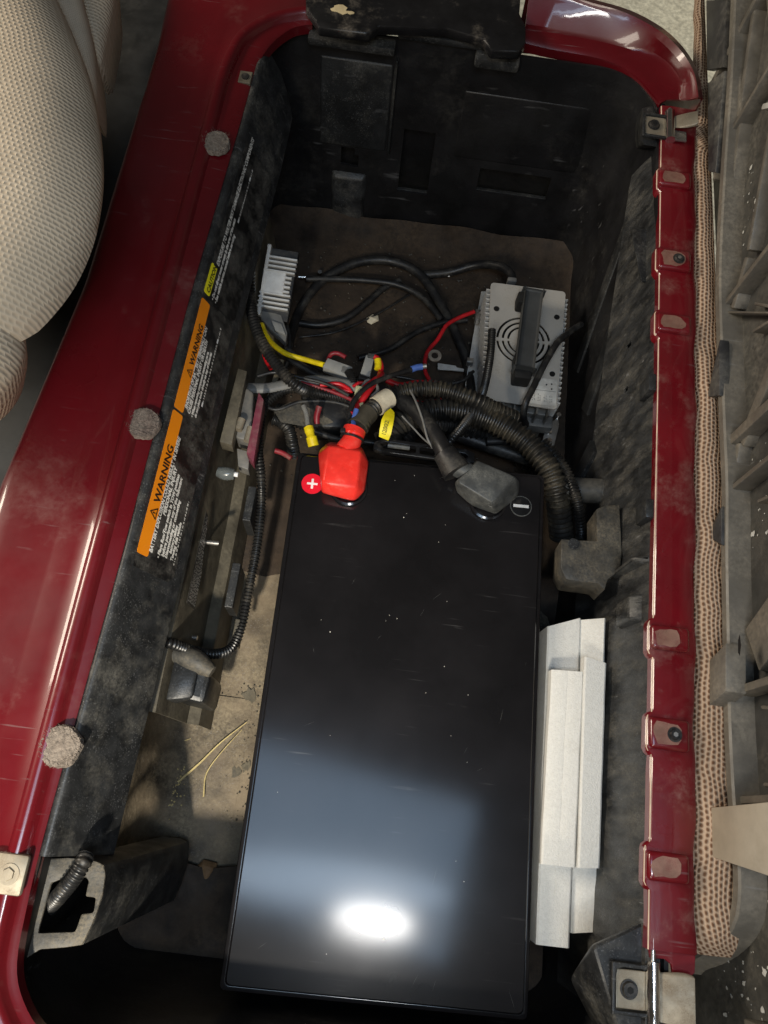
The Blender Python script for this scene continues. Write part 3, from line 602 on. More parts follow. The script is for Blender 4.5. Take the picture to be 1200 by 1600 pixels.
# dust rings worn round the two wall slots
# ridge on the right wall near the far end, and small raised pads under the rim
new_obj('wall_rib', bev(hull([(0.2868,0.7124,-0.0300),(0.3067,0.7158,-0.0300),(0.3049,0.6344,-0.0300),(0.2985,0.6334,-0.0300),(0.2968,0.6999,-0.0300),(0.2868,0.6983,-0.0300)] + [(0.2975,0.7313,-0.0500),(0.3129,0.7339,-0.0500),(0.3111,0.6504,-0.0500),(0.3045,0.6493,-0.0500)]), 0.001), 'dusty_plastic', liner)
for y in (0.475, 0.32): new_obj('wall_pad', bev(box((0.010, 0.022, 0.03), None, 0, 1, (interp(y, *RIN) - 0.006, y, -0.016)), 0.002), 'dusty_plastic', liner, True)
# dusty stepped tab that reaches toward the battery
tp = [(0.2229,0.2986,-0.0750),(0.2437,0.3000,-0.0750),(0.2645,0.3020,-0.0750),(0.2629,0.3413,-0.0750),(0.2719,0.3466,-0.0750),(0.2901,0.3508,-0.0750),(0.2937,0.2929,-0.0750),(0.2924,0.2713,-0.0750),(0.2779,0.2580,-0.0750),(0.2744,0.2448,-0.0750),(0.2670,0.2513,-0.0750),(0.2451,0.2513,-0.0750),(0.2305,0.2516,-0.0750),(0.2235,0.2635,-0.0750)]
new_obj('support_tab', bev(plate(tp, (), (0.004, 0, -0.05)), 0.0015), 'tan_dust_plastic', liner, True)
new_obj('screw_boss', merge(cyl((0.2371,0.2943,-0.0748), (0, 0, 1), 0.0065, 0.0012, 20), cyl((0.2370,0.2942,-0.0745), (0, 0, 1), 0.0050, 0.0016, 20)), 'dusty_plastic', liner, True)
# near-right hinge support block
new_obj('hinge_block', bev(hull([(0.2477,-0.1024,-0.0120),(0.2939,-0.0780,-0.0120),(0.3144,-0.0871,-0.0120),(0.3165,-0.1553,-0.0120),(0.2715,-0.1670,-0.0120),(0.2712,-0.1406,-0.0120)] + [(0.2547,-0.1454,-0.1000),(0.2762,-0.1125,-0.1000),(0.3311,-0.1039,-0.1000),(0.3310,-0.1755,-0.1000),(0.3000,-0.2049,-0.1000),(0.2746,-0.1759,-0.1000)]), 0.003), 'dusty_plastic', liner, True)
new_obj('hinge_block', bev(hull([(0.2899,0.8935,-0.0060),(0.3221,0.9087,-0.0060),(0.3229,0.8286,-0.0060),(0.2899,0.8291,-0.0060)] + [(0.2987,0.9286,-0.0600),(0.3355,0.9354,-0.0600),(0.3405,0.8776,-0.0600),(0.3025,0.8799,-0.0600)]), 0.0025), 'black_plastic', liner, True)
for p in ((0.2784,-0.1172,-0.0500),): pass
# near-left bracket box with a cross-shaped opening
zt = -0.03
out = [(-0.2572,-0.1154,-0.0300),(-0.2544,-0.0941,-0.0300),(-0.2518,-0.0885,-0.0300),(-0.2273,-0.0847,-0.0300),(-0.2046,-0.0848,-0.0300),(-0.1963,-0.0876,-0.0300),(-0.1929,-0.0947,-0.0300),(-0.1915,-0.1124,-0.0300),(-0.1944,-0.1333,-0.0300),(-0.1998,-0.1525,-0.0300),(-0.2140,-0.1560,-0.0300),(-0.2349,-0.1597,-0.0300),(-0.2458,-0.1688,-0.0300),(-0.2529,-0.1793,-0.0300),(-0.2604,-0.1604,-0.0300)]
hol = [(-0.2388,-0.1071,-0.0300),(-0.2281,-0.1018,-0.0300),(-0.2097,-0.0992,-0.0300),(-0.2067,-0.1020,-0.0300),(-0.2065,-0.1145,-0.0300),(-0.1973,-0.1146,-0.0300),(-0.1961,-0.1263,-0.0300),(-0.2064,-0.1284,-0.0300),(-0.2084,-0.1429,-0.0300),(-0.2400,-0.1473,-0.0300)]
br = new_obj('bracket_box', bev(plate(out, (hol,), (0, 0, -0.005)), 0.0015), 'tan_dust_plastic', liner, True)
seq = [Vector(p) for p in out[3:11]]; rows = []
for k in range(8):
    t = k / 7; rows.append([tuple(p + Vector((0.030 * t, 0.008 * t, -0.004 - 0.25 * t))) for p in seq])
new_obj('bracket_side', loft(rows, thick=0.002), 'dusty_plastic', br, True)
# far-end black cover plate that overhangs the far wall
cov = thing('cover_plate', 'glossy black plate overhanging the far wall with a cream scuff', 'plate', (-0.02, 0.98, 0.01))
cp = new_obj('plate', bev(plate([(-0.1815,1.0298,0.0260),(-0.1672,0.9475,0.0260),(-0.1524,0.9271,0.0260),(-0.1456,0.9145,0.0260),(-0.0817,0.9158,0.0260),(-0.0695,0.9321,0.0260),(0.0201,0.9454,0.0260),(0.0681,0.9364,0.0260),(0.0796,0.9179,0.0260),(0.1162,0.9228,0.0260),(0.1237,0.9404,0.0260),(0.1221,0.9706,0.0260),(0.1123,0.9925,0.0260),(0.1121,1.0919,0.0260)], (), (0, 0, -0.014)), 0.0025), 'battery_side', cov, True)
new_obj('front_lip', bev(box((0.115, 0.010, 0.012), None, 0, 1, (-0.108, 0.968, 0.004)), 0.002), 'dusty_plastic', cov, True)
chip((-0.1239,0.9504,0.0260), 'scuff', 0.0268, 0.012, 21, cov, 'cream_scuff', (1.1, 0.8)); chip((-0.1108,0.9472,0.0260), 'scuff', 0.0266, 0.006, 5, cov, 'cream_scuff', (1.3, 0.5))

# ============================================================ FRAME RAIL ON THE LEFT
railt = thing('frame_rail', 'dirty tan steel frame rail below the trim panel', 'frame rail', (-0.19, 0.2, -0.31))
rows = []
for i in range(60):
    y = 0.055 + i * 0.69 / 59; w = 0.0012 * noise.noise(Vector((y * 14, 3, 0)))
    rows.append([(-0.212, y, -0.10), (-0.197 + w, y, -0.105), (-0.1945 + w, y, -0.115), (-0.187 + w, y, -0.215), (-0.185 + w, y, -0.228), (-0.172 + w, y, -0.236), (-0.170, y, -0.245), (-0.168, y, -0.31)])
new_obj('rail', loft(rows, thick=-0.002), 'frame_metal', railt, True)
def RP(y, s, h=0.0015):   # on the rail's sloping face
    return Vector((-0.1945 + 0.0075 * s + h, y, -0.115 - 0.10 * s))
n1 = Vector((1, 0, 0.075)).normalized()
# stud, screws and bracket pieces on the rail
new_obj('stud', cyl(RP(0.262, 0.35), n1, 0.0032, 0.016, 10, bevel=0.0006), 'steel', railt, True)
new_obj('stud', cyl(RP(0.150, 0.60), n1, 0.003, 0.006, 10), 'steel', railt, True)
new_obj('rail_bracket', bev(hull([RP(0.07, 0.05), RP(0.125, 0.05), RP(0.07, 0.45), RP(0.125, 0.45), RP(0.075, 0.05, 0.03), RP(0.12, 0.05, 0.03), RP(0.080, 0.40, 0.022), RP(0.115, 0.40, 0.022)]), 0.003), 'black_plastic', railt, True)
new_obj('rail_flange', bev(box((0.010, 0.055, 0.05), None, 0, 1, (-0.150, 0.215, -0.18)), 0.001), 'black_plastic', railt)
new_obj('rail_flange', bev(box((0.010, 0.045, 0.06), None, 0, 1, (-0.146, 0.315, -0.17)), 0.001), 'black_plastic', railt)
new_obj('rail_flange', bev(box((0.006, 0.030, 0.04), None, 0, 1, (-0.140, 0.165, -0.20)), 0.001), 'frame_metal', railt)
# small print plate on the rail, just under the orange label
sp = thing('spec_label', 'narrow black label of tiny white print below the trim panel', 'label', RP(0.24, 0.1), 'safety labels on the trim panel')
ex = Vector((0, 1, 0)); ey = Vector((-0.075, 0, 1)).normalized()
new_obj('label_sheet', plate([RP(0.178, 0.0, 0.004), RP(0.288, 0.0, 0.004), RP(0.288, 0.12, 0.004), RP(0.255, 0.26, 0.004), RP(0.178, 0.36, 0.004)], (), n1 * 0.0004), 'label_black', sp)
for k in range(8):
    print_row(RP(0.181, 0.04 + k * 0.04, 0.0048), ex, ey, 0.102 - max(0, k - 2) * 0.012, 0.0022, 40 + k, 'label_white', sp)

# ============================================================ BATTERY
bat = thing('battery', 'large flat glossy black lithium battery filling the compartment', 'battery', (0.062, 0.1, -0.31))
C4 = [Vector(p) for p in ((-0.0945,0.3764,-0.1000), (0.2077,0.3888,-0.1000), (0.2169,-0.1860,-0.1000), (-0.0825,-0.1912,-0.1000))]
cen = sum(C4, Vector()) / 4
def ring(scale_off, z, n=6, rad=0.006):
    """rounded outline of the battery lid, pulled in by scale_off"""
    pts = []
    for i in range(4):
        p = C4[i]; a = (C4[i - 1] - p).normalized(); b = (C4[(i + 1) % 4] - p).normalized(); c = p + (a + b) * scale_off
        for k in range(n):
            t = k / (n - 1); q = c + a * rad * (1 - t) ** 2 + b * rad * t ** 2; pts.append((q.x, q.y, z))
    return pts
def capped(rings):
    bm = loft(rings, closed=True); bmesh.ops.holes_fill(bm, edges=[e for e in bm.edges if e.is_boundary]); return bm
new_obj('case', capped([ring(0.006, -0.31), ring(0.006, -0.13)]), 'battery_side', bat, True)
lid = new_obj('lid', capped([ring(0.0, -0.129), ring(0.0, -0.1075), ring(0.0008, -0.1055), ring(0.0036, -0.1045), ring(0.0046, -0.1046), ring(0.0056, -0.1012), ring(0.0068, -0.1000)]), 'battery_black', bat, True)
ex = (C4[1] - C4[0]).normalized(); ey = (C4[0] - C4[3]).normalized()
rnd = random.Random(11)
# specks of dust lying on the lid
bm = bmesh.new()
for k in range(24):
    u, v = rnd.uniform(0.05, 0.95), rnd.random() ** 0.7; p = C4[3].lerp(C4[2], u).lerp(C4[0].lerp(C4[1], u), v * 0.96 + 0.02); s = rnd.choice((0.00035, 0.0004, 0.0005, 0.0005, 0.0008))
    for q in range(1): bmesh.ops.create_icosphere(bm, subdivisions=1, radius=s, matrix=Matrix.Translation((p.x, p.y, -0.0998)))
tag(new_obj('dust_specks', bm, 'dust_white', lid), kind='stuff')
# fine hairline scratches
bm = bmesh.new()
for k in range(16):
    u, v = rnd.uniform(0.05, 0.95), rnd.uniform(0.03, 0.97); p = C4[3].lerp(C4[2], u).lerp(C4[0].lerp(C4[1], u), v); a = rnd.uniform(0.5, 2.2); d = Vector((math.cos(a), math.sin(a), 0)) * rnd.uniform(0.002, 0.010); s = Vector((-d.y, d.x, 0)).normalized() * 0.00009
    z = Vector((0, 0, -0.0998 - p.z)); bm.faces.new([bm.verts.new(p + q + z) for q in (-d, -s, d, s)])
tag(new_obj('hairline_scratches', bm, 'boot_black', lid), kind='stuff')
# folding carry handle on the far end
hz = -0.112
hp = [(-0.0043,0.4065,-0.1120),(0.0068,0.4134,-0.1120),(0.1109,0.4129,-0.1120),(0.1209,0.4091,-0.1120),(0.1218,0.3970,-0.1120),(0.1109,0.3937,-0.1120),(0.0059,0.3940,-0.1120),(-0.0048,0.3977,-0.1120)]; hh = [(0.0031,0.4050,-0.1120),(0.0090,0.4085,-0.1120),(0.0474,0.4080,-0.1120),(0.0484,0.3985,-0.1120),(0.0085,0.3996,-0.1120)]
h2 = [(0.0522,0.4078,-0.1120),(0.0714,0.4071,-0.1120),(0.0722,0.3985,-0.1120),(0.0531,0.3983,-0.1120)]; h3 = [(0.0762,0.4069,-0.1120),(0.1082,0.4072,-0.1120),(0.1133,0.4036,-0.1120),(0.1088,0.3995,-0.1120),(0.0770,0.3983,-0.1120)]
new_obj('carry_handle', bev(plate(hp, (hh, h2, h3), (0, 0, -0.010)), 0.0008), 'battery_side', bat, True)
new_obj('handle_pin', tube([(0.0128,0.4052,-0.1150), (0.0399,0.4056,-0.1150)], 0.003, 0.01, 8), 'boot_black', bat, True)
# front handle ledge below the near edge
new_obj('front_ledge', bev(box((0.17, 0.018, 0.02), frame((C4[2] + C4[3]) / 2 + Vector((0.02, -0.006, -0.03)), ex, ey), 0.002), 0.0), 'battery_side', bat, True) if False else None
# polarity marks
def disc_mark(p, r, nm, m1, label_=None):
    o = new_obj(nm, cyl((p[0], p[1], -0.0999), (0, 0, 1), r, 0.0004, 40), m1, bat, True); return o
pm = (-0.0705,0.3354,-0.1000); o = disc_mark(pm, 0.0128, 'plus_mark', 'sticker_red')
q = Vector((pm[0], pm[1], -0.0994))
new_obj('plus_sign', merge(box((0.0125, 0.0026, 0.0002), frame(q, ex, ey)), box((0.0026, 0.0125, 0.00022), frame(q + Vector((0, 0, 0.00006)), ex, ey))), 'white_print', o)
pm = (0.1795,0.3421,-0.1000); q = Vector((pm[0], pm[1], -0.0994)); o = disc_mark(pm, 0.0118, 'minus_mark', 'battery_side')
pts = [[(pm[0] + math.cos(a) * r, pm[1] + math.sin(a) * r, z) for a in [k * 6.283 / 40 for k in range(40)]] for r, z in ((0.0132, -0.0999), (0.0130, -0.0994), (0.0121, -0.0994), (0.0119, -0.0999))]
new_obj('mark_ring', loft(pts, closed=True), 'boot_black', o, True)
new_obj('minus_sign', box((0.0185, 0.0036, 0.0002), frame(q, ex, ey)), 'white_print', o)
# terminal wells: raised glossy rings that the boots sit in
for nm, p in (('terminal_well', (-0.0269,0.3351,-0.1000)), ('terminal_well', (0.1394,0.3406,-0.1000))):
    pts = [[(p[0] + math.cos(a) * r, p[1] + math.sin(a) * r, z) for a in [k * 6.283 / 40 for k in range(40)]] for r, z in ((0.0225, -0.1), (0.0220, -0.0965), (0.0195, -0.0955), (0.0185, -0.0990))]
    new_obj(nm, loft(pts, closed=True), 'battery_black', bat, True)

# ============================================================ TERMINAL BOOTS
rb = thing('terminal_cover', 'bright red rubber cover over the positive battery terminal', 'terminal cover', (-0.0365,0.3494,-0.1000), 'battery terminal covers')
top = [(-0.0557,0.3722,-0.0660),(-0.0180,0.3704,-0.0660),(-0.0166,0.3246,-0.0660),(-0.0570,0.3243,-0.0660)]
basep = [(-0.0692,0.3788,-0.0990),(-0.0572,0.3926,-0.0990),(-0.0227,0.3916,-0.0990),(-0.0086,0.3724,-0.0990),(-0.0072,0.3367,-0.0990),(-0.0154,0.3232,-0.0990),(-0.0327,0.3216,-0.0990),(-0.0586,0.3269,-0.0990)]
mid = [(-0.0680,0.3671,-0.0840),(-0.0589,0.3835,-0.0840),(-0.0177,0.3845,-0.0840),(-0.0077,0.3659,-0.0840),(-0.0083,0.3281,-0.0840),(-0.0185,0.3146,-0.0840),(-0.0566,0.3196,-0.0840)]
cap_ = new_obj('cap', bev(hull([*top, *mid, *basep]), 0.0026, 4), 'terminal_red', rb, True)
new_obj('neck', tube([(-0.0363,0.3741,-0.0800),(-0.0311,0.3865,-0.0780),(-0.0296,0.3976,-0.0760)], 0.0125, 0.003, 20, taper=lambda t: 1.1 - 0.25 * t + (0.12 if 0.80 < t else 0)), 'terminal_red', rb, True)
new_obj('neck_mouth', tube([(-0.0306,0.3938,-0.0755),(-0.0292,0.4008,-0.0755)], 0.0138, 0.002, 20), 'terminal_red', rb, True)
zt_ = thing('cable_tie', 'black cable tie round the neck of the red terminal cover', 'cable tie', (-0.0302,0.3912,-0.0770), 'cable ties')
ax = (Vector((-0.0298,0.3992,-0.0760)) - Vector((-0.0322,0.3830,-0.0780))).normalized(); c0 = Vector((-0.0305,0.3905,-0.0775)); u0 = ax.orthogonal().normalized(); w0 = ax.cross(u0)
new_obj('band', tube([c0 + (u0 * math.cos(k * 0.4488) + w0 * math.sin(k * 0.4488)) * 0.0132 for k in range(15)], 0.0015, 0.002, 8), 'rubber_black', zt_, True)
new_obj('lock_head', bev(box((0.006, 0.006, 0.005), Matrix.Translation((-0.0422,0.3943,-0.0680))), 0.0008), 'rubber_black', zt_, True)
bb = thing('terminal_cover', 'dark grey rubber cover over the negative battery terminal', 'terminal cover', (0.1385,0.3537,-0.1000), 'battery terminal covers')
top = [(0.1189,0.3780,-0.0660),(0.1643,0.3641,-0.0660),(0.1398,0.3270,-0.0660),(0.0957,0.3486,-0.0660)]
basep = [(0.0991,0.3593,-0.0990),(0.1188,0.3858,-0.0990),(0.1764,0.3670,-0.0990),(0.1741,0.3517,-0.0990),(0.1501,0.3278,-0.0990),(0.1189,0.3340,-0.0990),(0.1016,0.3480,-0.0990)]
new_obj('cap', bev(hull([*top, *[(0.0961,0.3561,-0.0880),(0.1197,0.3887,-0.0880),(0.1737,0.3688,-0.0880),(0.1730,0.3539,-0.0880),(0.1474,0.3234,-0.0880),(0.1209,0.3334,-0.0880),(0.0991,0.3483,-0.0880)], *basep]), 0.0022, 3), 'boot_black', bb, True)
new_obj('neck', tube([(0.1152,0.3646,-0.0780),(0.1026,0.3693,-0.0780),(0.0916,0.3735,-0.0780)], 0.0115, 0.003, 18), 'boot_black', bb, True)
new_obj('neck_mouth', tube([(0.0967,0.3643,-0.0760),(0.0880,0.3763,-0.0760),(0.0795,0.3867,-0.0760)], 0.0165, 0.002, 20, taper=lambda t: 1.05 - 0.2 * t), 'rubber_black', bb, True)

# ============================================================ CABLES AND CONDUITS
def cable(label, pts, r, material, cat='cable', name='cable', group='cables behind the battery', corr=None, seg=10, **k):
    return tag(new_obj(name, tube(pts, r, 0.004, seg, corr, **k), material, None, True), label, cat, group)
cable('thick dusty corrugated conduit arching over the others behind the battery', [(-0.0239,0.4096,-0.0850),(-0.0183,0.4286,-0.0900),(-0.0078,0.4496,-0.1000),(0.0097,0.4777,-0.1200),(0.0396,0.4915,-0.1200),(0.0723,0.4965,-0.1200),(0.1104,0.4892,-0.1200),(0.1444,0.4855,-0.1350),(0.1757,0.4838,-0.1500)], 0.0115, 'conduit_dusty', 'conduit', 'conduit', corr=(0.0062, 0.24), seg=14)
cable('thickest dusty corrugated conduit curving down the right end of the battery', [(0.0077,0.4215,-0.1400),(0.0252,0.4497,-0.1400),(0.0523,0.4696,-0.1400),(0.0850,0.4792,-0.1400),(0.1231,0.4774,-0.1400),(0.1619,0.4645,-0.1400),(0.1967,0.4420,-0.1400),(0.2213,0.4130,-0.1400),(0.2384,0.3806,-0.1550),(0.2574,0.3458,-0.2000)], 0.0165, 'conduit_dusty', 'conduit', 'conduit', corr=(0.0074, 0.20), seg=16)
cable('thick dusty corrugated conduit lying just below the thickest one', [(0.0312,0.4368,-0.1650),(0.0475,0.4599,-0.1650),(0.0808,0.4705,-0.1650),(0.1261,0.4751,-0.1800),(0.1855,0.4709,-0.2100),(0.2275,0.4515,-0.2300)], 0.0135, 'conduit', 'conduit', 'conduit', corr=(0.0068, 0.20), seg=14)
cable('thin black corrugated hose beside the right end of the battery', [(0.2113,0.4515,-0.1400),(0.2375,0.4226,-0.1400),(0.2508,0.3986,-0.1400),(0.2599,0.3692,-0.1400),(0.2739,0.3470,-0.1700),(0.2875,0.3473,-0.2200)], 0.0075, 'conduit', 'hose', 'hose', corr=(0.0044, 0.26), seg=12)
cable('thin black corrugated hose lying across the charger left edge', [(0.1407,0.6374,-0.1820),(0.1406,0.5938,-0.1800),(0.1351,0.5420,-0.1700),(0.1251,0.4981,-0.1500),(0.1074,0.4538,-0.1200),(0.0914,0.4226,-0.1050),(0.0862,0.4144,-0.1080)], 0.0058, 'conduit', 'hose', 'hose', corr=(0.0040, 0.26), seg=12)
cable('black corrugated hose dropping from behind the trim beside the finned converter', [(-0.1979,0.6267,-0.1100),(-0.1932,0.5991,-0.1200),(-0.1822,0.5608,-0.1200),(-0.1626,0.5248,-0.1200),(-0.1377,0.4953,-0.1200),(-0.1148,0.4754,-0.1200),(-0.0961,0.4782,-0.1400),(-0.0495,0.4812,-0.1500)], 0.0078, 'conduit', 'hose', 'hose', corr=(0.0044, 0.26), seg=12)
cable('long thin black corrugated hose running down the rail to the near end', [(-0.1096,0.4874,-0.1500),(-0.1335,0.4780,-0.1500),(-0.1490,0.4604,-0.1500),(-0.1530,0.4346,-0.1500),(-0.1493,0.3940,-0.1500),(-0.1394,0.3555,-0.1500),(-0.1350,0.3228,-0.1650),(-0.1325,0.2753,-0.1750),(-0.1341,0.2238,-0.1850),(-0.1349,0.1753,-0.1850),(-0.1403,0.1439,-0.1750),(-0.1556,0.1309,-0.1550),(-0.1768,0.1284,-0.1300),(-0.1940,0.1281,-0.1000),(-0.2115,0.1282,-0.0900)], 0.0062, 'conduit', 'hose', 'hose', corr=(0.0044, 0.24), seg=12)
cable('short black corrugated hose bent down left of the battery corner', [(-0.1398,0.4467,-0.1700),(-0.1291,0.4436,-0.1700),(-0.1174,0.4340,-0.1700),(-0.1127,0.4226,-0.1800),(-0.1085,0.4117,-0.2000)], 0.0085, 'conduit', 'hose', 'hose', corr=(0.0044, 0.18), seg=12)
cable('short black corrugated hose curled in the shade left of the yellow crimp', [(-0.1403,0.4662,-0.1800),(-0.1278,0.4633,-0.1800),(-0.1053,0.4522,-0.1800),(-0.0611,0.4435,-0.1800),(-0.0264,0.4410,-0.1800)], 0.0095, 'conduit', 'hose', 'hose', corr=(0.0044, 0.18), seg=12)
cable('black corrugated hose running into the cross-shaped opening of the bracket', [(-0.2107,-0.0809,-0.0180),(-0.2106,-0.0877,-0.0120),(-0.2172,-0.1011,-0.0150),(-0.2294,-0.1165,-0.0300),(-0.2432,-0.1291,-0.0600),(-0.2638,-0.1480,-0.1200)], 0.0078, 'conduit', 'hose', 'hose', corr=(0.0036, 0.16), seg=12)
cable('grey flat cable running from the relay to the grey connector', [(-0.1794,0.4739,-0.1450),(-0.1500,0.4784,-0.1450),(-0.1184,0.4909,-0.1450),(-0.0860,0.4997,-0.1450),(-0.0520,0.4992,-0.1450),(-0.0346,0.4961,-0.1450)], 0.0075, 'wire_grey', flat=0.55)
cable('black cable looping across the back of the floor', [(-0.1499,0.6027,-0.2400),(-0.1537,0.6840,-0.2950),(-0.1421,0.7282,-0.2950),(-0.1155,0.7734,-0.2950),(-0.0700,0.8089,-0.2950),(-0.0184,0.8201,-0.2950),(0.0311,0.8028,-0.2950),(0.0731,0.7473,-0.2950),(0.1051,0.6896,-0.2950),(0.1254,0.6400,-0.2950),(0.1338,0.5547,-0.2700)], 0.0075, 'rubber_black')
cable('black cable lying in a shallow curve inside the big loop', [(-0.1471,0.6805,-0.2970),(-0.1148,0.6821,-0.2970),(-0.0764,0.7002,-0.2970),(-0.0451,0.7369,-0.2970),(-0.0228,0.7677,-0.2970),(0.0013,0.7867,-0.2970)], 0.0052, 'rubber_black')
cable('black cable lying straight across the top of the loop', [(-0.1487,0.7592,-0.2900),(-0.1062,0.7662,-0.2900),(-0.0550,0.7722,-0.2900),(-0.0029,0.7721,-0.2900),(0.0406,0.7544,-0.2900),(0.0752,0.7174,-0.2900)], 0.0050, 'rubber_black')
cable('thin black wire trailing past the scrap of paper', [(-0.1436,0.6569,-0.3000),(-0.0931,0.6732,-0.3000),(-0.0554,0.6972,-0.3000),(-0.0179,0.7275,-0.3000),(0.0197,0.7644,-0.3000)], 0.0016, 'rubber_black')
cable('black mains cord leaving the far end of the charger', [(0.1757,0.7668,-0.2450),(0.1732,0.7921,-0.2500),(0.1559,0.8133,-0.2620),(0.1220,0.8242,-0.2800),(0.0777,0.8131,-0.2950),(0.0315,0.8041,-0.3000)], 0.0068, 'rubber_black')
cable('thick black cable leading into the grey terminal cover', [(0.0873,0.3762,-0.0760),(0.0761,0.3964,-0.0800),(0.0610,0.4272,-0.0950),(0.0423,0.4552,-0.1100),(0.0212,0.4747,-0.1250),(-0.0089,0.4915,-0.1400)], 0.0105, 'rubber_black', seg=14)
cable('bright yellow wire between the converter and the grey connector', [(-0.1792,0.5845,-0.1650),(-0.1693,0.5653,-0.1600),(-0.1546,0.5503,-0.1600),(-0.1356,0.5403,-0.1600),(-0.1106,0.5361,-0.1600),(-0.0852,0.5291,-0.1550)], 0.0037, 'wire_yellow', 'wire', 'wire')
cable('black wire below the yellow wire', [(-0.1633,0.5678,-0.1800),(-0.1425,0.5495,-0.1800),(-0.1184,0.5369,-0.1800),(-0.0902,0.5251,-0.1800),(-0.0543,0.5206,-0.1800)], 0.0042, 'rubber_black', 'wire', 'wire')
cable('black wire curving from the converter base', [(-0.1432,0.5669,-0.1900),(-0.1216,0.5547,-0.1900),(-0.0836,0.5401,-0.1900),(-0.0376,0.5309,-0.1900)], 0.0035, 'rubber_black', 'wire', 'wire')
cable('short red wire stub beside the converter', [(-0.1700,0.5439,-0.1600),(-0.1630,0.5280,-0.1600),(-0.1540,0.5155,-0.1600)], 0.0034, 'wire_red', 'wire', 'wire')
cable('red wire from the charger flange down to the floor', [(0.1223,0.7199,-0.2600),(0.1003,0.7058,-0.2600),(0.0817,0.6887,-0.2600),(0.0703,0.6615,-0.2600),(0.0561,0.6342,-0.2600),(0.0561,0.6051,-0.2600),(0.0656,0.5867,-0.2600)], 0.0032, 'wire_red', 'wire', 'wire')
cable('red wire running right from the connectors under the conduit', [(0.0008,0.5446,-0.2000),(0.0204,0.5394,-0.2000),(0.0467,0.5475,-0.2000),(0.0784,0.5483,-0.2000),(0.0878,0.5456,-0.2000)], 0.0042, 'wire_red', 'wire', 'wire')
cable('lower red wire bulging out below the conduit', [(-0.0011,0.5160,-0.1750),(0.0353,0.5038,-0.1750),(0.0575,0.5012,-0.1750),(0.0785,0.5103,-0.1750)], 0.0040, 'wire_red', 'wire', 'wire')
cable('dark red wire arch between the two grey connectors', [(-0.0808,0.5408,-0.1600),(-0.0770,0.5443,-0.1500),(-0.0687,0.5466,-0.1500),(-0.0577,0.5423,-0.1500)], 0.0030, 'wire_dark_red', 'wire', 'wire')
cable('red wire looping left behind the cream connector', [(-0.0844,0.4894,-0.1400),(-0.0600,0.4951,-0.1400),(-0.0436,0.4862,-0.1400),(-0.0674,0.4882,-0.1400)], 0.0030, 'wire_red', 'wire', 'wire')
cable('bright red wire running from the cream connector up to the fuse holder', [(-0.0368,0.4250,-0.0850),(-0.0297,0.4463,-0.1000),(-0.0204,0.4676,-0.1000),(-0.0095,0.5009,-0.1200),(-0.0070,0.5128,-0.1300)], 0.0042, 'wire_red', 'wire', 'wire')
cable('second bright red wire beside the black ring terminal lead', [(-0.0372,0.4346,-0.0900),(-0.0346,0.4618,-0.1100),(-0.0253,0.4779,-0.1100),(-0.0124,0.4928,-0.1100)], 0.0040, 'wire_red', 'wire', 'wire')
cable('red wire bent over the fuse holder under the yellow crimp', [(-0.0192,0.5370,-0.1300),(-0.0128,0.5332,-0.1300),(-0.0080,0.5213,-0.1300),(-0.0099,0.5086,-0.1300)], 0.0034, 'wire_red', 'wire', 'wire')
cable('blue wire entering the neck of the red terminal cover', [(-0.0306,0.4293,-0.0780),(-0.0317,0.4205,-0.0780),(-0.0319,0.4101,-0.0780),(-0.0305,0.3993,-0.0780)], 0.0032, 'wire_blue', 'wire', 'wire')
cable('black lead of the ring terminal curving over the red wires', [(-0.0364,0.4044,-0.0850),(-0.0383,0.4248,-0.0850),(-0.0337,0.4500,-0.0880),(-0.0176,0.4761,-0.0950),(0.0087,0.5017,-0.1100),(0.0303,0.5214,-0.1250)], 0.0032, 'rubber_black', 'wire', 'wire')
cable('dark purple cut cable end standing behind the battery', [(-0.0795,0.4291,-0.1300),(-0.0806,0.4373,-0.1250),(-0.0789,0.4486,-0.1200)], 0.0040, 'wire_dark_red', 'wire', 'wire')
cable('short dark red wire poking out beside the battery corner', [(-0.1307,0.4023,-0.1700),(-0.1204,0.4002,-0.1700),(-0.1086,0.3946,-0.1700)], 0.0036, 'wire_dark_red', 'wire', 'wire')
cable('black cable lying along the right side of the charger', [(0.2766,0.6876,-0.2100),(0.2589,0.6670,-0.2000),(0.2369,0.6353,-0.1850),(0.2250,0.6101,-0.1850),(0.2151,0.5855,-0.1850),(0.2055,0.5573,-0.1850),(0.1961,0.5315,-0.1850),(0.1968,0.5174,-0.2000),(0.2075,0.5200,-0.2300)], 0.0048, 'rubber_black')
cable('black cable in the dark behind the negative terminal', [(0.0926,0.4750,-0.1900),(0.1286,0.4649,-0.1900),(0.1732,0.4550,-0.1900),(0.2132,0.4465,-0.1900)], 0.0100, 'rubber_black')
rnd = random.Random(404)
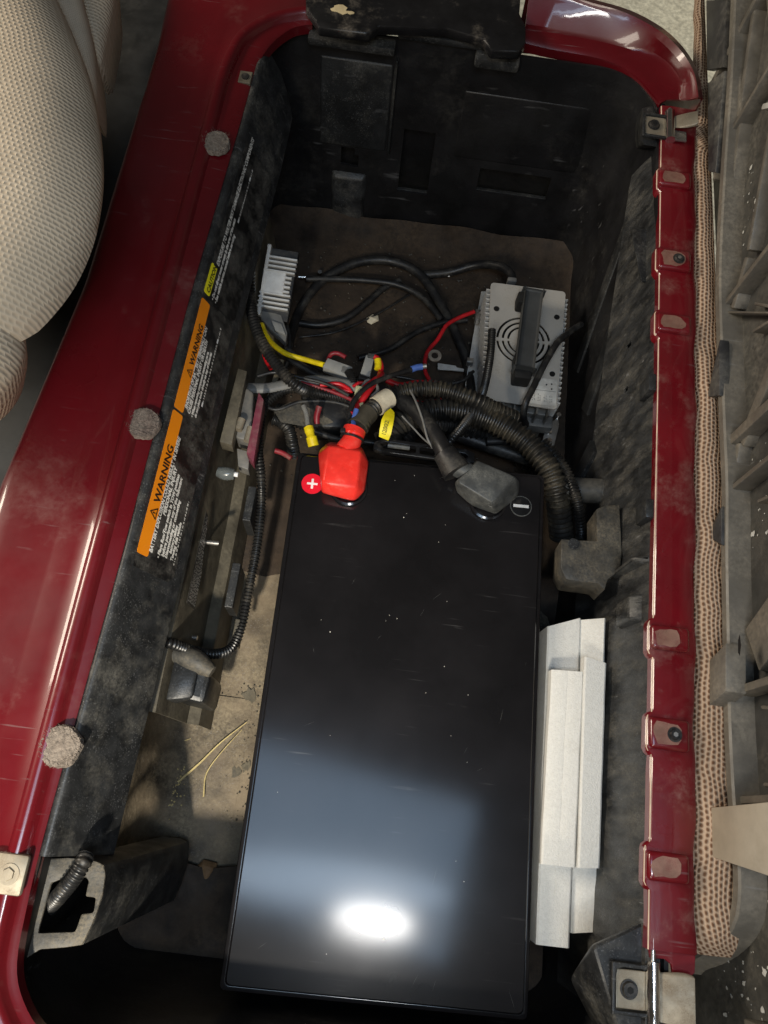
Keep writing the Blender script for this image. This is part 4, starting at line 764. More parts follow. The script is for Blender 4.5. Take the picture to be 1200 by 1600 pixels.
for lab, pts, r, m in (
    ('thin black wire arching over the grey flat cable', [(-0.1657,0.4874,-0.1350),(-0.1439,0.4965,-0.1350),(-0.1101,0.4941,-0.1350),(-0.0760,0.4898,-0.1350),(-0.0451,0.4775,-0.1350)], 0.0024, 'rubber_black'),
    ('thin black wire sagging below the grey flat cable', [(-0.1663,0.4635,-0.1500),(-0.1374,0.4509,-0.1500),(-0.1065,0.4669,-0.1500),(-0.0653,0.4731,-0.1500),(-0.0307,0.4670,-0.1500)], 0.0026, 'rubber_black'),
    ('dark red wire slipping under the black block', [(-0.1096,0.4894,-0.1400),(-0.0838,0.4857,-0.1400),(-0.0579,0.4802,-0.1400),(-0.0351,0.4723,-0.1400),(-0.0181,0.4637,-0.1400)], 0.0026, 'wire_dark_red'),
    ('thin red wire hooked round the fuse holder foot', [(-0.0411,0.4914,-0.1350),(-0.0336,0.4982,-0.1350),(-0.0185,0.4986,-0.1350),(-0.0013,0.4956,-0.1350),(0.0146,0.4885,-0.1350)], 0.0022, 'wire_red'),
    ('thin black wire crossing in front of the ring terminal strap', [(-0.0133,0.5750,-0.2400),(0.0245,0.5755,-0.2400),(0.0722,0.5720,-0.2400),(0.1093,0.5820,-0.2400),(0.1268,0.6021,-0.2400)], 0.0026, 'rubber_black'),
    ('black wire hanging down behind the converter plug', [(-0.1541,0.6195,-0.2000),(-0.1437,0.5890,-0.2000),(-0.1405,0.5579,-0.2000),(-0.1444,0.5263,-0.2000),(-0.1542,0.5045,-0.2000)], 0.0030, 'rubber_black'),
    ('black cable running from the loop toward the charger foot', [(-0.0468,0.6275,-0.2900),(0.0004,0.6522,-0.2900),(0.0371,0.6874,-0.2900),(0.0757,0.7115,-0.2900),(0.1159,0.7239,-0.2900)], 0.0046, 'rubber_black'),
    ('black wire lying along the back of the battery case', [(-0.0927,0.4316,-0.1500),(-0.0581,0.4220,-0.1500),(-0.0167,0.4226,-0.1500),(0.0252,0.4196,-0.1500)], 0.0040, 'rubber_black'),
    ('black cable curling out of the shade right of the negative cover', [(0.1430,0.4556,-0.1700),(0.1772,0.4606,-0.1700),(0.2037,0.4494,-0.1700),(0.2208,0.4338,-0.1800)], 0.0060, 'rubber_black'),
    ('short grey wire looping above the cream plug', [(-0.0287,0.4792,-0.1100),(-0.0234,0.4893,-0.1100),(-0.0134,0.4871,-0.1100),(-0.0088,0.4767,-0.1100),(-0.0157,0.4665,-0.1100)], 0.0022, 'wire_grey')):
    cable(lab, pts, r, m, 'wire', 'wire')
# zip tie tails
cable('thin cable tie tail hanging over the conduit toward the negative terminal', [(0.0317,0.4762,-0.0980),(0.0401,0.4569,-0.0900),(0.0503,0.4345,-0.0900),(0.0584,0.4058,-0.0820),(0.0662,0.3970,-0.0880)], 0.0014, 'wire_grey', 'cable tie', 'cable_tie', 'cable ties')
cable('thin pale cable tie tail slanting under the thick black cable', [(0.0252,0.4393,-0.0980),(0.0402,0.4256,-0.0980),(0.0532,0.4136,-0.0980),(0.0651,0.4049,-0.0980)], 0.0011, 'wire_grey', 'cable tie', 'cable_tie', 'cable ties')
# grey sleeve below the red conduit, cream wrap label and yellow tag
tag(new_obj('cable_sleeve', tube([(-0.0277,0.4081,-0.0830),(-0.0223,0.4218,-0.0880),(-0.0158,0.4344,-0.0920)], 0.0128, 0.003, 16), 'frame_metal', None, True), 'grey taped sleeve just above the red terminal cover', 'cable sleeve')
tag(new_obj('wrap_label', tube([(-0.0076,0.4482,-0.0990),(-0.0013,0.4565,-0.1010),(0.0060,0.4652,-0.1050)], 0.0128, 0.003, 18), 'paper_cream', None, True), 'cream paper label wrapped round the conduit', 'label')
rows = [[tuple(Vector(a).lerp(Vector(b), t)) for t in (0, 0.33, 0.66, 1)] for a, b in zip([(0.0098,0.4434,-0.0900),(0.0035,0.4342,-0.0860),(0.0008,0.4232,-0.0840),(0.0001,0.4113,-0.0880),(0.0004,0.4061,-0.0950)], [(0.0152,0.4391,-0.0920),(0.0158,0.4310,-0.0880),(0.0154,0.4195,-0.0860),(0.0145,0.4092,-0.0900),(0.0125,0.4041,-0.0980)])]
tg = thing('yellow_tag', 'bent yellow printed tag on the conduit behind the battery', 'tag', (0.0079,0.4195,-0.0900))
new_obj('tag_strip', loft(rows, thick=0.0006), 'tag_yellow', tg, True)
text('12002', Vector((0.0081,0.4035,-0.0890)) + Vector((0, 0, 0.003)), Vector((0.0107,0.4256,-0.0840)) - Vector((0.0081,0.4035,-0.0890)), Vector((0.0005,0.4133,-0.0850)) - Vector((0.0134,0.4102,-0.0870)), 0.0075, 'label_ink', tg, 'lettering')
# connectors
def obox(name, c4, h, material, parent, b=0.001):
    c4 = [Vector(p) for p in c4]; return new_obj(name, bev(hull(c4 + [p - Vector((0, 0, h)) for p in c4]), b), material, parent, True)
gc = thing('wire_connector', 'pale grey plastic connector at the end of the yellow wire', 'connector', (-0.0646,0.5304,-0.1600), 'wire connectors')
o = obox('housing', [(-0.0810,0.5364,-0.1480),(-0.0464,0.5280,-0.1480),(-0.0483,0.5101,-0.1480),(-0.0858,0.5219,-0.1480)], 0.014, 'grey_connector', gc)
obox('latch', [(-0.0598,0.5257,-0.1460),(-0.0492,0.5234,-0.1460),(-0.0499,0.5155,-0.1460),(-0.0605,0.5178,-0.1460)], 0.004, 'wire_grey', gc, 0.0005)
new_obj('wire_end', tube([(-0.0512,0.5186,-0.1450),(-0.0449,0.5099,-0.1450),(-0.0420,0.5007,-0.1450)], 0.006, 0.002, 10, (0.0028, 0.2)), 'conduit', gc, True)
gc = thing('fuse_holder', 'upright grey fuse holder with a yellow crimp on its side', 'fuse holder', (-0.0285,0.5300,-0.1500))
obox('body', [(-0.0306,0.5431,-0.1380),(-0.0193,0.5410,-0.1380),(-0.0216,0.5114,-0.1380),(-0.0347,0.5142,-0.1380)], 0.014, 'grey_connector', gc)
obox('cap', [(-0.0284,0.5446,-0.1350),(-0.0171,0.5434,-0.1350),(-0.0173,0.5375,-0.1350),(-0.0285,0.5387,-0.1350)], 0.012, 'boot_black', gc, 0.0006)
obox('foot', [(-0.0353,0.5125,-0.1370),(-0.0205,0.5090,-0.1370),(-0.0208,0.5042,-0.1370),(-0.0353,0.5058,-0.1370)], 0.012, 'rubber_black', gc, 0.0006)
new_obj('crimp', tube([(-0.0144,0.5317,-0.1280),(-0.0127,0.5242,-0.1280),(-0.0127,0.5175,-0.1280)], 0.0046, 0.002, 12), 'wire_yellow', gc, True)
gc = thing('cream_connector', 'small cream two-way plug on the red wires', 'connector', (-0.0323,0.4778,-0.1200), 'wire connectors')
obox('plug', [(-0.0365,0.4742,-0.1000),(-0.0252,0.4741,-0.1000),(-0.0248,0.4578,-0.1000),(-0.0369,0.4587,-0.1000)], 0.010, 'cream_plastic', gc)
obox('socket', [(-0.0300,0.4477,-0.0960),(-0.0240,0.4504,-0.0960),(-0.0244,0.4414,-0.0960),(-0.0307,0.4405,-0.0960)], 0.008, 'cream_plastic', gc, 0.0006)
yc = thing('yellow_crimp', 'yellow insulated crimp terminal on a short grey wire', 'crimp', (-0.0819,0.4032,-0.1200))
new_obj('barrel', tube([(-0.0878,0.4165,-0.1180),(-0.0829,0.4048,-0.1180),(-0.0782,0.3942,-0.1220)], 0.0062, 0.0015, 14, taper=lambda t: 1.0 if t < 0.3 else (0.88 if t < 0.55 else 1.12)), 'wire_yellow', yc, True)
new_obj('wire', tube([(-0.0987,0.4454,-0.1180),(-0.0929,0.4336,-0.1180),(-0.0886,0.4163,-0.1180)], 0.0032, 0.003, 10), 'wire_grey', yc, True)
rt = thing('ring_terminal', 'bare ring terminal with a blue crimp lying in front of the charger', 'ring terminal', (0.0586,0.5485,-0.1500))
pts = [[((0.0595,0.5486,-0.1500)[0] + math.cos(a) * r, (0.0595,0.5486,-0.1500)[1] + math.sin(a) * r, -0.128 + z) for a in [k * 6.283 / 28 for k in range(28)]] for r, z in ((0.0088, 0), (0.0088, 0.0018), (0.0046, 0.0018), (0.0046, 0), (0.0088, 0))]
new_obj('ring', loft(pts, closed=True), 'steel', rt, True)
new_obj('blue_crimp', tube([(0.0311,0.5237,-0.1270),(0.0383,0.5277,-0.1270),(0.0449,0.5297,-0.1270)], 0.0042, 0.002, 12), 'wire_blue', rt, True)
new_obj('bare_barrel', tube([(0.0440,0.5296,-0.1270),(0.0498,0.5314,-0.1270)], 0.0034, 0.002, 10), 'steel', rt, True)
sb = thing('strap_bracket', 'flat pale metal strap reaching from the charger toward the ring terminal', 'bracket', (0.0921,0.6259,-0.2800))
new_obj('strap', bev(plate([(0.0760,0.6355,-0.2850),(0.1040,0.6353,-0.2850),(0.1063,0.6323,-0.2850),(0.1174,0.6317,-0.2850),(0.1177,0.6272,-0.2850),(0.0988,0.6265,-0.2850),(0.0770,0.6243,-0.2850)], (), (0, 0, -0.003)), 0.0004, 1), 'aluminium', sb)

# ============================================================ CHARGER
ch = thing('battery_charger', 'silver battery charger with a round fan grille and grey carry handle', 'charger', (0.2127,0.6978,-0.3000))
tz = -0.205
tl, tr, brr, bl = [Vector(p) for p in ((0.1366,0.7365,-0.2050), (0.2503,0.7379,-0.2050), (0.2445,0.5373,-0.2050), (0.1429,0.5383,-0.2050))]
def CP(u, v, z=0.0): 
    p = tl.lerp(tr, u).lerp(bl.lerp(brr, u), v); return Vector((p.x, p.y, tz + z))
cx_, cy_ = (tr - tl).normalized(), (tl - bl).normalized()
def rounded(u0, u1, v0, v1, z, r=0.05):
    pts = []
    for cu, cv, a0 in ((u1 - r, v0 + r * 0.6, 270), (u1 - r, v1 - r * 0.6, 0), (u0 + r, v1 - r * 0.6, 90), (u0 + r, v0 + r * 0.6, 180)):
        for k in range(5): a = math.radians(a0 + 22.5 * k); pts.append(CP(cu + math.cos(a) * r, cv + math.sin(a) * r * 0.6, z))
    return pts
# plate with slotted fan grille: arcs cut right through the sheet
W_, H_ = (tr - tl).length, (tl - bl).length; fc = (0.475, 0.475)
holes = []
for ri, ro in ((0.0400, 0.0365), (0.0318, 0.0284), (0.0238, 0.0206)):
    for q in range(4):
        a0, a1 = math.radians(-86 + q * 90 + 3), math.radians(-86 + (q + 1) * 90 - 5)
        outer = [a0 + (a1 - a0) * k / 10 for k in range(11)]; c = CP(*fc)
        holes.append([c + cx_ * math.cos(a) * ri + cy_ * math.sin(a) * ri for a in outer] + [c + cx_ * math.cos(a) * ro + cy_ * math.sin(a) * ro for a in outer[::-1]])
pl = new_obj('top_plate', plate(rounded(0, 1, 0, 1, 0), holes, (0, 0, -0.002)), 'charger_plate', ch)
new_obj('fan_well', bev(box((0.086, 0.086, 0.004), frame(CP(*fc, -0.020), cx_, cy_)), 0.001), 'black_gap', ch)
new_obj('case', bev(hull([CP(u, v, z) for u in (0.03, 0.96) for v in (0.025, 1.0) for z in (-0.022, -0.095)]), 0.002), 'charger_case', ch)
for k in range(22):   # cooling fins under both long edges
    v = 0.05 + k * 0.042
    for u in (-0.015, 0.975): new_obj('fin', box((0.012, 0.0022, 0.05), frame(CP(u + 0.02, v, -0.030), cx_, cy_)), 'aluminium' if k % 1 == 0 else 'charger_case', ch)
for k in range(6): new_obj('end_fin', box((0.0022, 0.010, 0.045), frame(CP(0.10 + k * 0.16, 1.015, -0.028), cx_, cy_)), 'charger_case', ch)
for u, v in ((0.09, 0.23), (0.905, 0.235), (0.90, 0.72)): 
    s = new_obj('screw', merge(cyl(CP(u, v, 0.0), (0, 0, 1), 0.0042, 0.0008, 18), cyl(CP(u, v, 0.0008), (0, 0, 1), 0.0028, 0.0010, 6)), 'black_gap', ch, True)
hd = thing('x', 'x', 'x'); bpy.data.objects.remove(hd)
h1, h2_ = CP(0.52, 0.145, 0.026), CP(0.455, 0.80, 0.026)
hnd = new_obj('handle', bev(box(((h1 - h2_).length, 0.026, 0.012), frame((h1 + h2_) / 2, h2_ - h1, cx_)), 0.004, 3), 'handle_grey', ch, True)
for p, L_ in ((CP(0.44, 0.19, 0.013), 0.020), (CP(0.45, 0.76, 0.013), 0.042)): new_obj('handle_post', bev(box((0.025, L_, 0.026), frame(p, cx_, cy_)), 0.003), 'black_gap', hnd, True)
st_ = new_obj('sticker', plate(rounded(0.60, 0.98, 0.765, 0.98, 0.0006, 0.02), (), (0, 0, -0.0004)), 'sticker_white', ch)
for u, v in ((0.83, 0.815), (0.90, 0.805), (0.905, 0.845)): new_obj('indicator', cyl(CP(u, v, 0.0007), (0, 0, 1), 0.0012, 0.0004, 12), 'label_ink', st_)
new_obj('divider', box((0.036, 0.0005, 0.0002), frame(CP(0.79, 0.865, 0.0008), cx_, cy_)), 'wire_grey', st_)
for k, u in enumerate((0.655, 0.735, 0.82, 0.90)):
    print_row(CP(u, 0.955, 0.0008), cy_, -cx_, 0.012, 0.0016, 60 + k, 'wire_grey', st_); print_row(CP(u + 0.025, 0.95, 0.0008), cy_, -cx_, 0.010, 0.0014, 70 + k, 'wire_grey', st_)
# mounting flanges and screws
new_obj('mounting_flange', bev(plate([(0.1337,0.7784,-0.2850),(0.1502,0.7811,-0.2850),(0.1477,0.5867,-0.2850),(0.1328,0.5624,-0.2850),(0.1215,0.6051,-0.2850),(0.1273,0.6985,-0.2850)], (), (0, 0, -0.003)), 0.0005, 1), 'aluminium', ch)
new_obj('flange_hook', bev(box((0.008, 0.020, 0.014), Matrix.Translation((0.1292,0.7184,-0.2700))), 0.001), 'steel', ch, True)
new_obj('flange_hook', bev(box((0.010, 0.008, 0.014), Matrix.Translation((0.1236,0.6351,-0.2700))), 0.001), 'steel', ch, True)
f = new_obj('mounting_foot', bev(plate([(0.2439,0.5403,-0.2620),(0.2578,0.5530,-0.2620),(0.2614,0.5589,-0.2620),(0.2639,0.5443,-0.2620),(0.2576,0.5086,-0.2620),(0.2425,0.5075,-0.2620),(0.2402,0.5155,-0.2620)], (), (0, 0, -0.003)), 0.0006, 1), 'steel', ch)
for p in ((0.2491,0.5294,-0.2620), (0.2497,0.5158,-0.2620)): new_obj('bolt', cyl(p, (0, 0, 1), 0.0042, 0.004, 6, 0.0036), 'chrome', f, True)
new_obj('bolt', cyl((0.2614,0.5589,-0.2620), (0, 0, 1), 0.0042, 0.005, 12, 0.0036), 'steel', f, True)
new_obj('output_socket', bev(box((0.040, 0.020, 0.02), frame((0.2286,0.5352,-0.2500), cx_, cy_)), 0.002), 'charger_case', ch, True)
new_obj('cord_grip', bev(box((0.014, 0.008, 0.016), frame((0.1734,0.7688,-0.2400), cx_, cy_)), 0.002), 'wire_grey', ch, True)
new_obj('foot_spacer', bev(box((0.012, 0.018, 0.018), Matrix.Translation((0.1231,0.4796,-0.1900))), 0.001), 'cream_plastic', ch)

# ============================================================ FINNED CONVERTER
cv = thing('voltage_converter', 'small silver finned voltage converter on the left wall', 'converter', (-0.1684,0.6250,-0.1800))
t4 = [Vector(p) for p in ((-0.1828,0.6743,-0.1300), (-0.1455,0.6731,-0.1300), (-0.1486,0.6013,-0.1550), (-0.1886,0.6084,-0.1550))]
def VP(u, v, h=0.0):
    p = t4[0].lerp(t4[1], u).lerp(t4[3].lerp(t4[2], u), v); return p + vn * h
vx, vy = (t4[1] - t4[0]).normalized(), (t4[0] - t4[3]).normalized(); vn = vx.cross(vy).normalized()
new_obj('body', bev(box((0.044, 0.098, 0.014), frame(VP(0.5, 0.5, -0.016), vx, vy)), 0.001), 'rubber_black', cv)
new_obj('spine', bev(box((0.005, 0.098, 0.010), frame(VP(0.05, 0.5, -0.004), vx, vy)), 0.0006), 'aluminium', cv)
for k in range(12):
    if 4 <= k <= 7:
        new_obj('fin', bev(box((0.010, 0.0034, 0.010), frame(VP(0.88, 0.03 + k * 0.0855, -0.004), vx, vy)), 0.0006, 1), 'aluminium', cv)
    else: new_obj('fin', bev(box((0.043, 0.0030, 0.010), frame(VP(0.52, 0.03 + k * 0.0855, -0.004), vx, vy)), 0.0006, 1), 'aluminium', cv)
new_obj('blank_pad', bev(box((0.027, 0.034, 0.010), frame(VP(0.44, 0.50, -0.005), vx, vy)), 0.0008, 1), 'aluminium', cv)
obox('plug', [(-0.1895,0.6132,-0.1650),(-0.1549,0.6040,-0.1650),(-0.1426,0.5769,-0.1650),(-0.1429,0.5625,-0.1650),(-0.1647,0.5775,-0.1650),(-0.1816,0.5935,-0.1650)], 0.014, 'wire_grey', cv, 0.0015)
obox('plug_latch', [(-0.1665,0.5904,-0.1600),(-0.1518,0.5866,-0.1600),(-0.1440,0.5713,-0.1600),(-0.1587,0.5751,-0.1600)], 0.006, 'grey_connector', cv, 0.0008)

# ============================================================ RELAY AND SMALL PARTS ON THE LEFT WALL
rl = thing('relay', 'dusty brown relay block with a maroon plate on the left rail', 'relay', (-0.1752,0.4125,-0.1400))
obox('back_plate', [(-0.1857,0.4789,-0.1050),(-0.1739,0.4761,-0.1050),(-0.1743,0.3738,-0.1050),(-0.1894,0.3759,-0.1050)], 0.022, 'frame_metal', rl, 0.0008)
obox('coil', [(-0.1821,0.4662,-0.1220),(-0.1643,0.4578,-0.1220),(-0.1554,0.3890,-0.1220),(-0.1749,0.3913,-0.1220)], 0.03, 'charger_case', rl, 0.003)
obox('maroon_plate', [(-0.1554,0.4514,-0.1080),(-0.1472,0.4409,-0.1080),(-0.1452,0.3565,-0.1080),(-0.1555,0.3669,-0.1080)], 0.024, 'maroon_plate', rl, 0.0008)
obox('terminal_block', [(-0.1714,0.3792,-0.1250),(-0.1551,0.3764,-0.1250),(-0.1524,0.3526,-0.1250),(-0.1656,0.3558,-0.1250)], 0.02, 'charger_case', rl, 0.001)
new_obj('brass_stud', tube([(-0.1697,0.4128,-0.1120),(-0.1717,0.3975,-0.1120)], 0.005, 0.003, 12), 'brass_plate', rl, True)
new_obj('brass_stud', tube([(-0.1569,0.4032,-0.1120),(-0.1582,0.3838,-0.1120)], 0.0045, 0.003, 12), 'brass_plate', rl, True)
lb = thing('indicator_bulb', 'small clear bulb with a white tip below the relay', 'bulb', (-0.1777,0.3459,-0.1300))
new_obj('glass', tube([(-0.1871,0.3420,-0.1180),(-0.1776,0.3409,-0.1180),(-0.1668,0.3416,-0.1180)], 0.0075, 0.002, 16, taper=lambda t: 0.8 + 0.3 * math.sin(t * 3.0)), 'clear_plastic', lb, True)
new_obj('tip', tube([(-0.1668,0.3416,-0.1180),(-0.1621,0.3414,-0.1180)], 0.0030, 0.002, 12), 'white_print', lb, True)
tag(new_obj('metal_strap', bev(plate([(-0.1464,0.5325,-0.1600),(-0.1394,0.5317,-0.1600),(-0.1472,0.4547,-0.1600),(-0.1554,0.4534,-0.1600)], (), (0, 0, -0.003)), 0.0006, 1), 'frame_metal'), 'narrow dirty metal strap beside the hose and relay', 'strap')
tag(new_obj('grey_wrap', blob_noise(hull([(-0.1390,0.4507,-0.1500),(-0.1188,0.4650,-0.1500),(-0.0802,0.4595,-0.1500),(-0.0612,0.4437,-0.1500),(-0.0846,0.4328,-0.1500),(-0.1263,0.4340,-0.1500)] + [(-0.1389,0.4538,-0.1650),(-0.0801,0.4579,-0.1650),(-0.0653,0.4431,-0.1650)]), 0.002, 60), 'tan_dust_plastic', None, True), 'crumpled dusty grey cloth tape bundle among the hoses', 'tape')
tag(new_obj('pipe', tube([(0.2378,0.3948,-0.1550),(0.2653,0.3969,-0.1550),(0.2963,0.3995,-0.1550)], 0.0165, 0.006, 20), 'pan_plastic', None, True), 'short dusty grey pipe behind the thin hose at the battery end', 'pipe')
tag(new_obj('black_block', bev(hull([(-0.1088,0.4818,-0.1500),(-0.0325,0.4810,-0.1500),(-0.0313,0.4389,-0.1500),(-0.0931,0.4343,-0.1500)] + [(-0.1124,0.4954,-0.1900),(-0.0333,0.4975,-0.1900),(-0.0345,0.4389,-0.1900),(-0.0937,0.4302,-0.1900)]), 0.004), 'rubber_black', None, True), 'black rubber block hidden under the hoses behind the battery', 'block')
pb = thing('floor_bracket', 'dirty black angle bracket standing on the left rail floor', 'bracket', (-0.2085,0.0991,-0.3000))
obox('cup', [(-0.2085,0.1143,-0.1300),(-0.1740,0.1143,-0.1300),(-0.1507,0.1058,-0.1300),(-0.1526,0.0719,-0.1300),(-0.2049,0.0779,-0.1300)], 0.10, 'black_plastic', pb, 0.006)
new_obj('lip', tube([(-0.2021,0.1229,-0.1250),(-0.1739,0.1179,-0.1250),(-0.1488,0.1068,-0.1250)], 0.010, 0.004, 14, taper=lambda t: 0.6 + 0.7 * math.sin(t * 3.0)), 'tan_dust_plastic', pb, True)

# ============================================================ FOAM STRIPS
def foam(label, front, z, h, layers, seed, tilt=0.0):
    """laminated packing foam strip; front = plan outline at the top face"""
    t = thing('foam_strip', label, 'foam strip', front[0], 'white packing foam strips'); rnd = random.Random(seed)
    p = [Vector(q) for q in front]; n = layers
    for k in range(n):
        a, b = k / n, (k + 1) / n; j = rnd.uniform(-0.0003, 0.0003); L_, e = p[0].lerp(p[1], a), p[0].lerp(p[1], b); g, d = p[3].lerp(p[2], a), p[3].lerp(p[2], b)
        rows = []
        for s in range(26):
            q = s / 25; lo, hi = L_.lerp(g, q), e.lerp(d, q); wv = 0.0010 * noise.noise(Vector((q * 3, seed, 0))) + 0.0001 * noise.noise(Vector((q * 22, seed + k, 0))); dz = j + 0.0006 * noise.noise(Vector((q * 9, k, seed)))
            x0, x1 = lo.x + wv, hi.x + wv; ca = 0.0018 if k == 0 else 0.0002; cb = 0.0018 if k == n - 1 else 0.0002
            rows.append([(x0, lo.y, lo.z + dz - ca), (x0 + ca, lo.y, lo.z + dz), (x1 - cb, hi.y, hi.z + dz), (x1, hi.y, hi.z + dz - cb), (x1, hi.y, hi.z - h), (x0, lo.y, lo.z - h)])
        bm = loft(rows, closed=True); bmesh.ops.holes_fill(bm, edges=[e_ for e_ in bm.edges if e_.is_boundary]); new_obj('foam_layer', bm, 'foam_white', t, True)
    return t
foam('long white foam strip against the battery, reaching nearest the camera', [(0.2228,0.2059,-0.1180),(0.2614,0.2200,-0.1180),(0.2592,-0.1214,-0.1180),(0.2252,-0.1216,-0.1180)], 0, 0.045, 2, 3)
foam('long white foam strip against the right wall, its far end standing highest', [(0.2615,0.2185,-0.1180),(0.2848,0.2192,-0.1000),(0.2858,-0.1041,-0.1180),(0.2613,-0.1079,-0.1220)], 0, 0.045, 1, 4)
foam('shorter white foam strip lying on top beside the battery', [(0.2235,0.1525,-0.0960),(0.2575,0.1531,-0.0900),(0.2568,-0.0452,-0.0980),(0.2222,-0.0456,-0.1000)], 0, 0.014, 2, 5)
foam('shorter white foam strip lying on top beside the right wall', [(0.2573,0.1694,-0.0860),(0.2817,0.1654,-0.0860),(0.2806,-0.0428,-0.0940),(0.2582,-0.0447,-0.0940)], 0, 0.014, 1, 6)

# ============================================================ HINGES
def hinge(label, c, big):
    t = thing('hinge', label, 'hinge', c, 'seat hinges'); x, y, z = c; s = 1.0
    new_obj('fixed_leaf', bev(box((0.026, 0.030, 0.003), None, 0, 1, (x, y, z)), 0.0008), 'brass_plate', t)
    f = new_obj('screw', merge(cyl((x - 0.002, y, z + 0.0015), (0, 0, 1), 0.0078, 0.0012, 24), cyl((x - 0.002, y, z + 0.0027), (0, 0, 1), 0.0066, 0.003, 20, 0.0058), ), 'screw_dark', t, True)
    new_obj('screw_recess', cyl((x - 0.002, y, z + 0.0058), (0, 0, 1), 0.0030, 0.0004, 6), 'black_gap', f)
    new_obj('leaf_rim', bev(plate([(x - 0.017, y - 0.020, z - 0.001), (x + 0.014, y - 0.020, z - 0.001), (x + 0.014, y + 0.020, z - 0.001), (x - 0.017, y + 0.020, z - 0.001)], ([(x - 0.0135, y - 0.0165, z - 0.001), (x + 0.0138, y - 0.0165, z - 0.001), (x + 0.0138, y + 0.0165, z - 0.001), (x - 0.0135, y + 0.0165, z - 0.001)],), (0, 0, 0.004)), 0.0008), 'black_plastic', t, True)
    new_obj('knuckle', tube([(x + 0.0185, y - 0.024 - big * 0.02, z + 0.004), (x + 0.0185, y + 0.024, z + 0.004)], 0.0062, 0.004, 18), 'chrome', t, True)
    new_obj('pin', tube([(x + 0.0185, y + 0.02, z + 0.004), (x + 0.0185, y + 0.030 + big * 0.012, z + 0.004)], 0.0022, 0.004, 10), 'steel', t, True)
    new_obj('moving_leaf', bev(hull([(x + 0.022, y + 0.016, z + 0.006), (x + 0.040, y + 0.020, z + 0.010), (x + 0.050, y + 0.018, z + 0.018), (x + 0.022, y - 0.006 - big * 0.016, z + 0.006), (x + 0.040, y - 0.006 - big * 0.016, z + 0.010), (x + 0.050, y - 0.004 - big * 0.016, z + 0.018), (x + 0.022, y + 0.016, z + 0.003), (x + 0.050, y + 0.018, z + 0.012), (x + 0.050, y - 0.004 - big * 0.016, z + 0.012)]), 0.0015), 'brass_plate', t, True)
    new_obj('leaf_tongue', bev(box((0.020, 0.016, 0.003), None, 0, 1, (x + 0.030, y - 0.014, z + 0.003)), 0.0008), 'steel', t)
hinge('steel hinge at the far end of the red rim', (0.3035, 0.853, 0.003), 0)
hinge('shiny steel hinge at the near end of the red rim', (0.2795, -0.131, -0.004), 1)

# ============================================================ RAISED SEAT BOTTOM ON THE RIGHT
seat = thing('seat_bottom', 'raised seat bottom with grey ribbed underside and woven cloth edge', 'seat', (0.39, 0.4, 0.0))
PX = 0.376; PB = 0.394   # cloth meets the pan edge at PX; the pan's recessed floor lies at PB
pan = new_obj('base_pan', bev(plate([(PB, y, z) for y, z in ((1.36, -0.004), (1.36, 0.44), (-0.40, 0.44), (-0.40, -0.17), (-0.13, -0.17), (-0.112, -0.10), (-0.098, -0.04), (-0.07, -0.03), (0.0, -0.03), (0.5, -0.03), (0.9, -0.03), (0.96, -0.006))], (), (0.012, 0, 0)), 0.003), 'pan_plastic', seat, True)
# cloth edge: plump roll between the rim and the pan
rows = []
for i in range(150):
    y = -0.100 + i * 1.31 / 149; b = interp(y, *ROUT) if y < 0.86 else 0.357 + (y - 0.86) * 0.035
    bul = 0.0045 * noise.noise(Vector((y * 10, 2, 0))) + 0.0035 * noise.noise(Vector((y * 29, 7, 0))); e = max(0, (-0.060 - y) / 0.042); k = math.sqrt(max(0.02, 1 - e * e))
    wide = (0.5 if y > 0.86 else 1.0)
    w = PX - b; kk = 0.030 * (1 - k)
    sk = max(0.0, min(1.0, (0.88 - y) / 0.05)); rows.append([(b + 0.012, y, -0.012 - 0.058 * sk), (b + 0.004 + bul * 0.5, y, -0.010 - 0.020 * sk - kk), (b + 0.002 + bul * 0.6, y, -0.012 - kk), (b + w * 0.18 + bul * 0.7, y, -0.004 - kk), (b + w * 0.38, y, -0.0005 + bul * 0.6 - kk), (b + w * 0.62, y, 0.0005 + bul * 0.7 - kk), (b + w * 0.85, y, -0.001 + bul * 0.6 - kk), (PX + 0.004, y, -0.004 - kk)])
new_obj('cloth_edge', loft(rows, uv=True), 'burlap', seat, True)
def qb(a, b, w, h, m, nm='rib', off=0.0):
    a, b = Vector(a), Vector(b); a.x = b.x = 0.3755 + h * 0.5 + 0.012; return new_obj(nm, bar(a, b, w, 0.024, (-1, 0, 0.0), 0.002), m, pan, True)
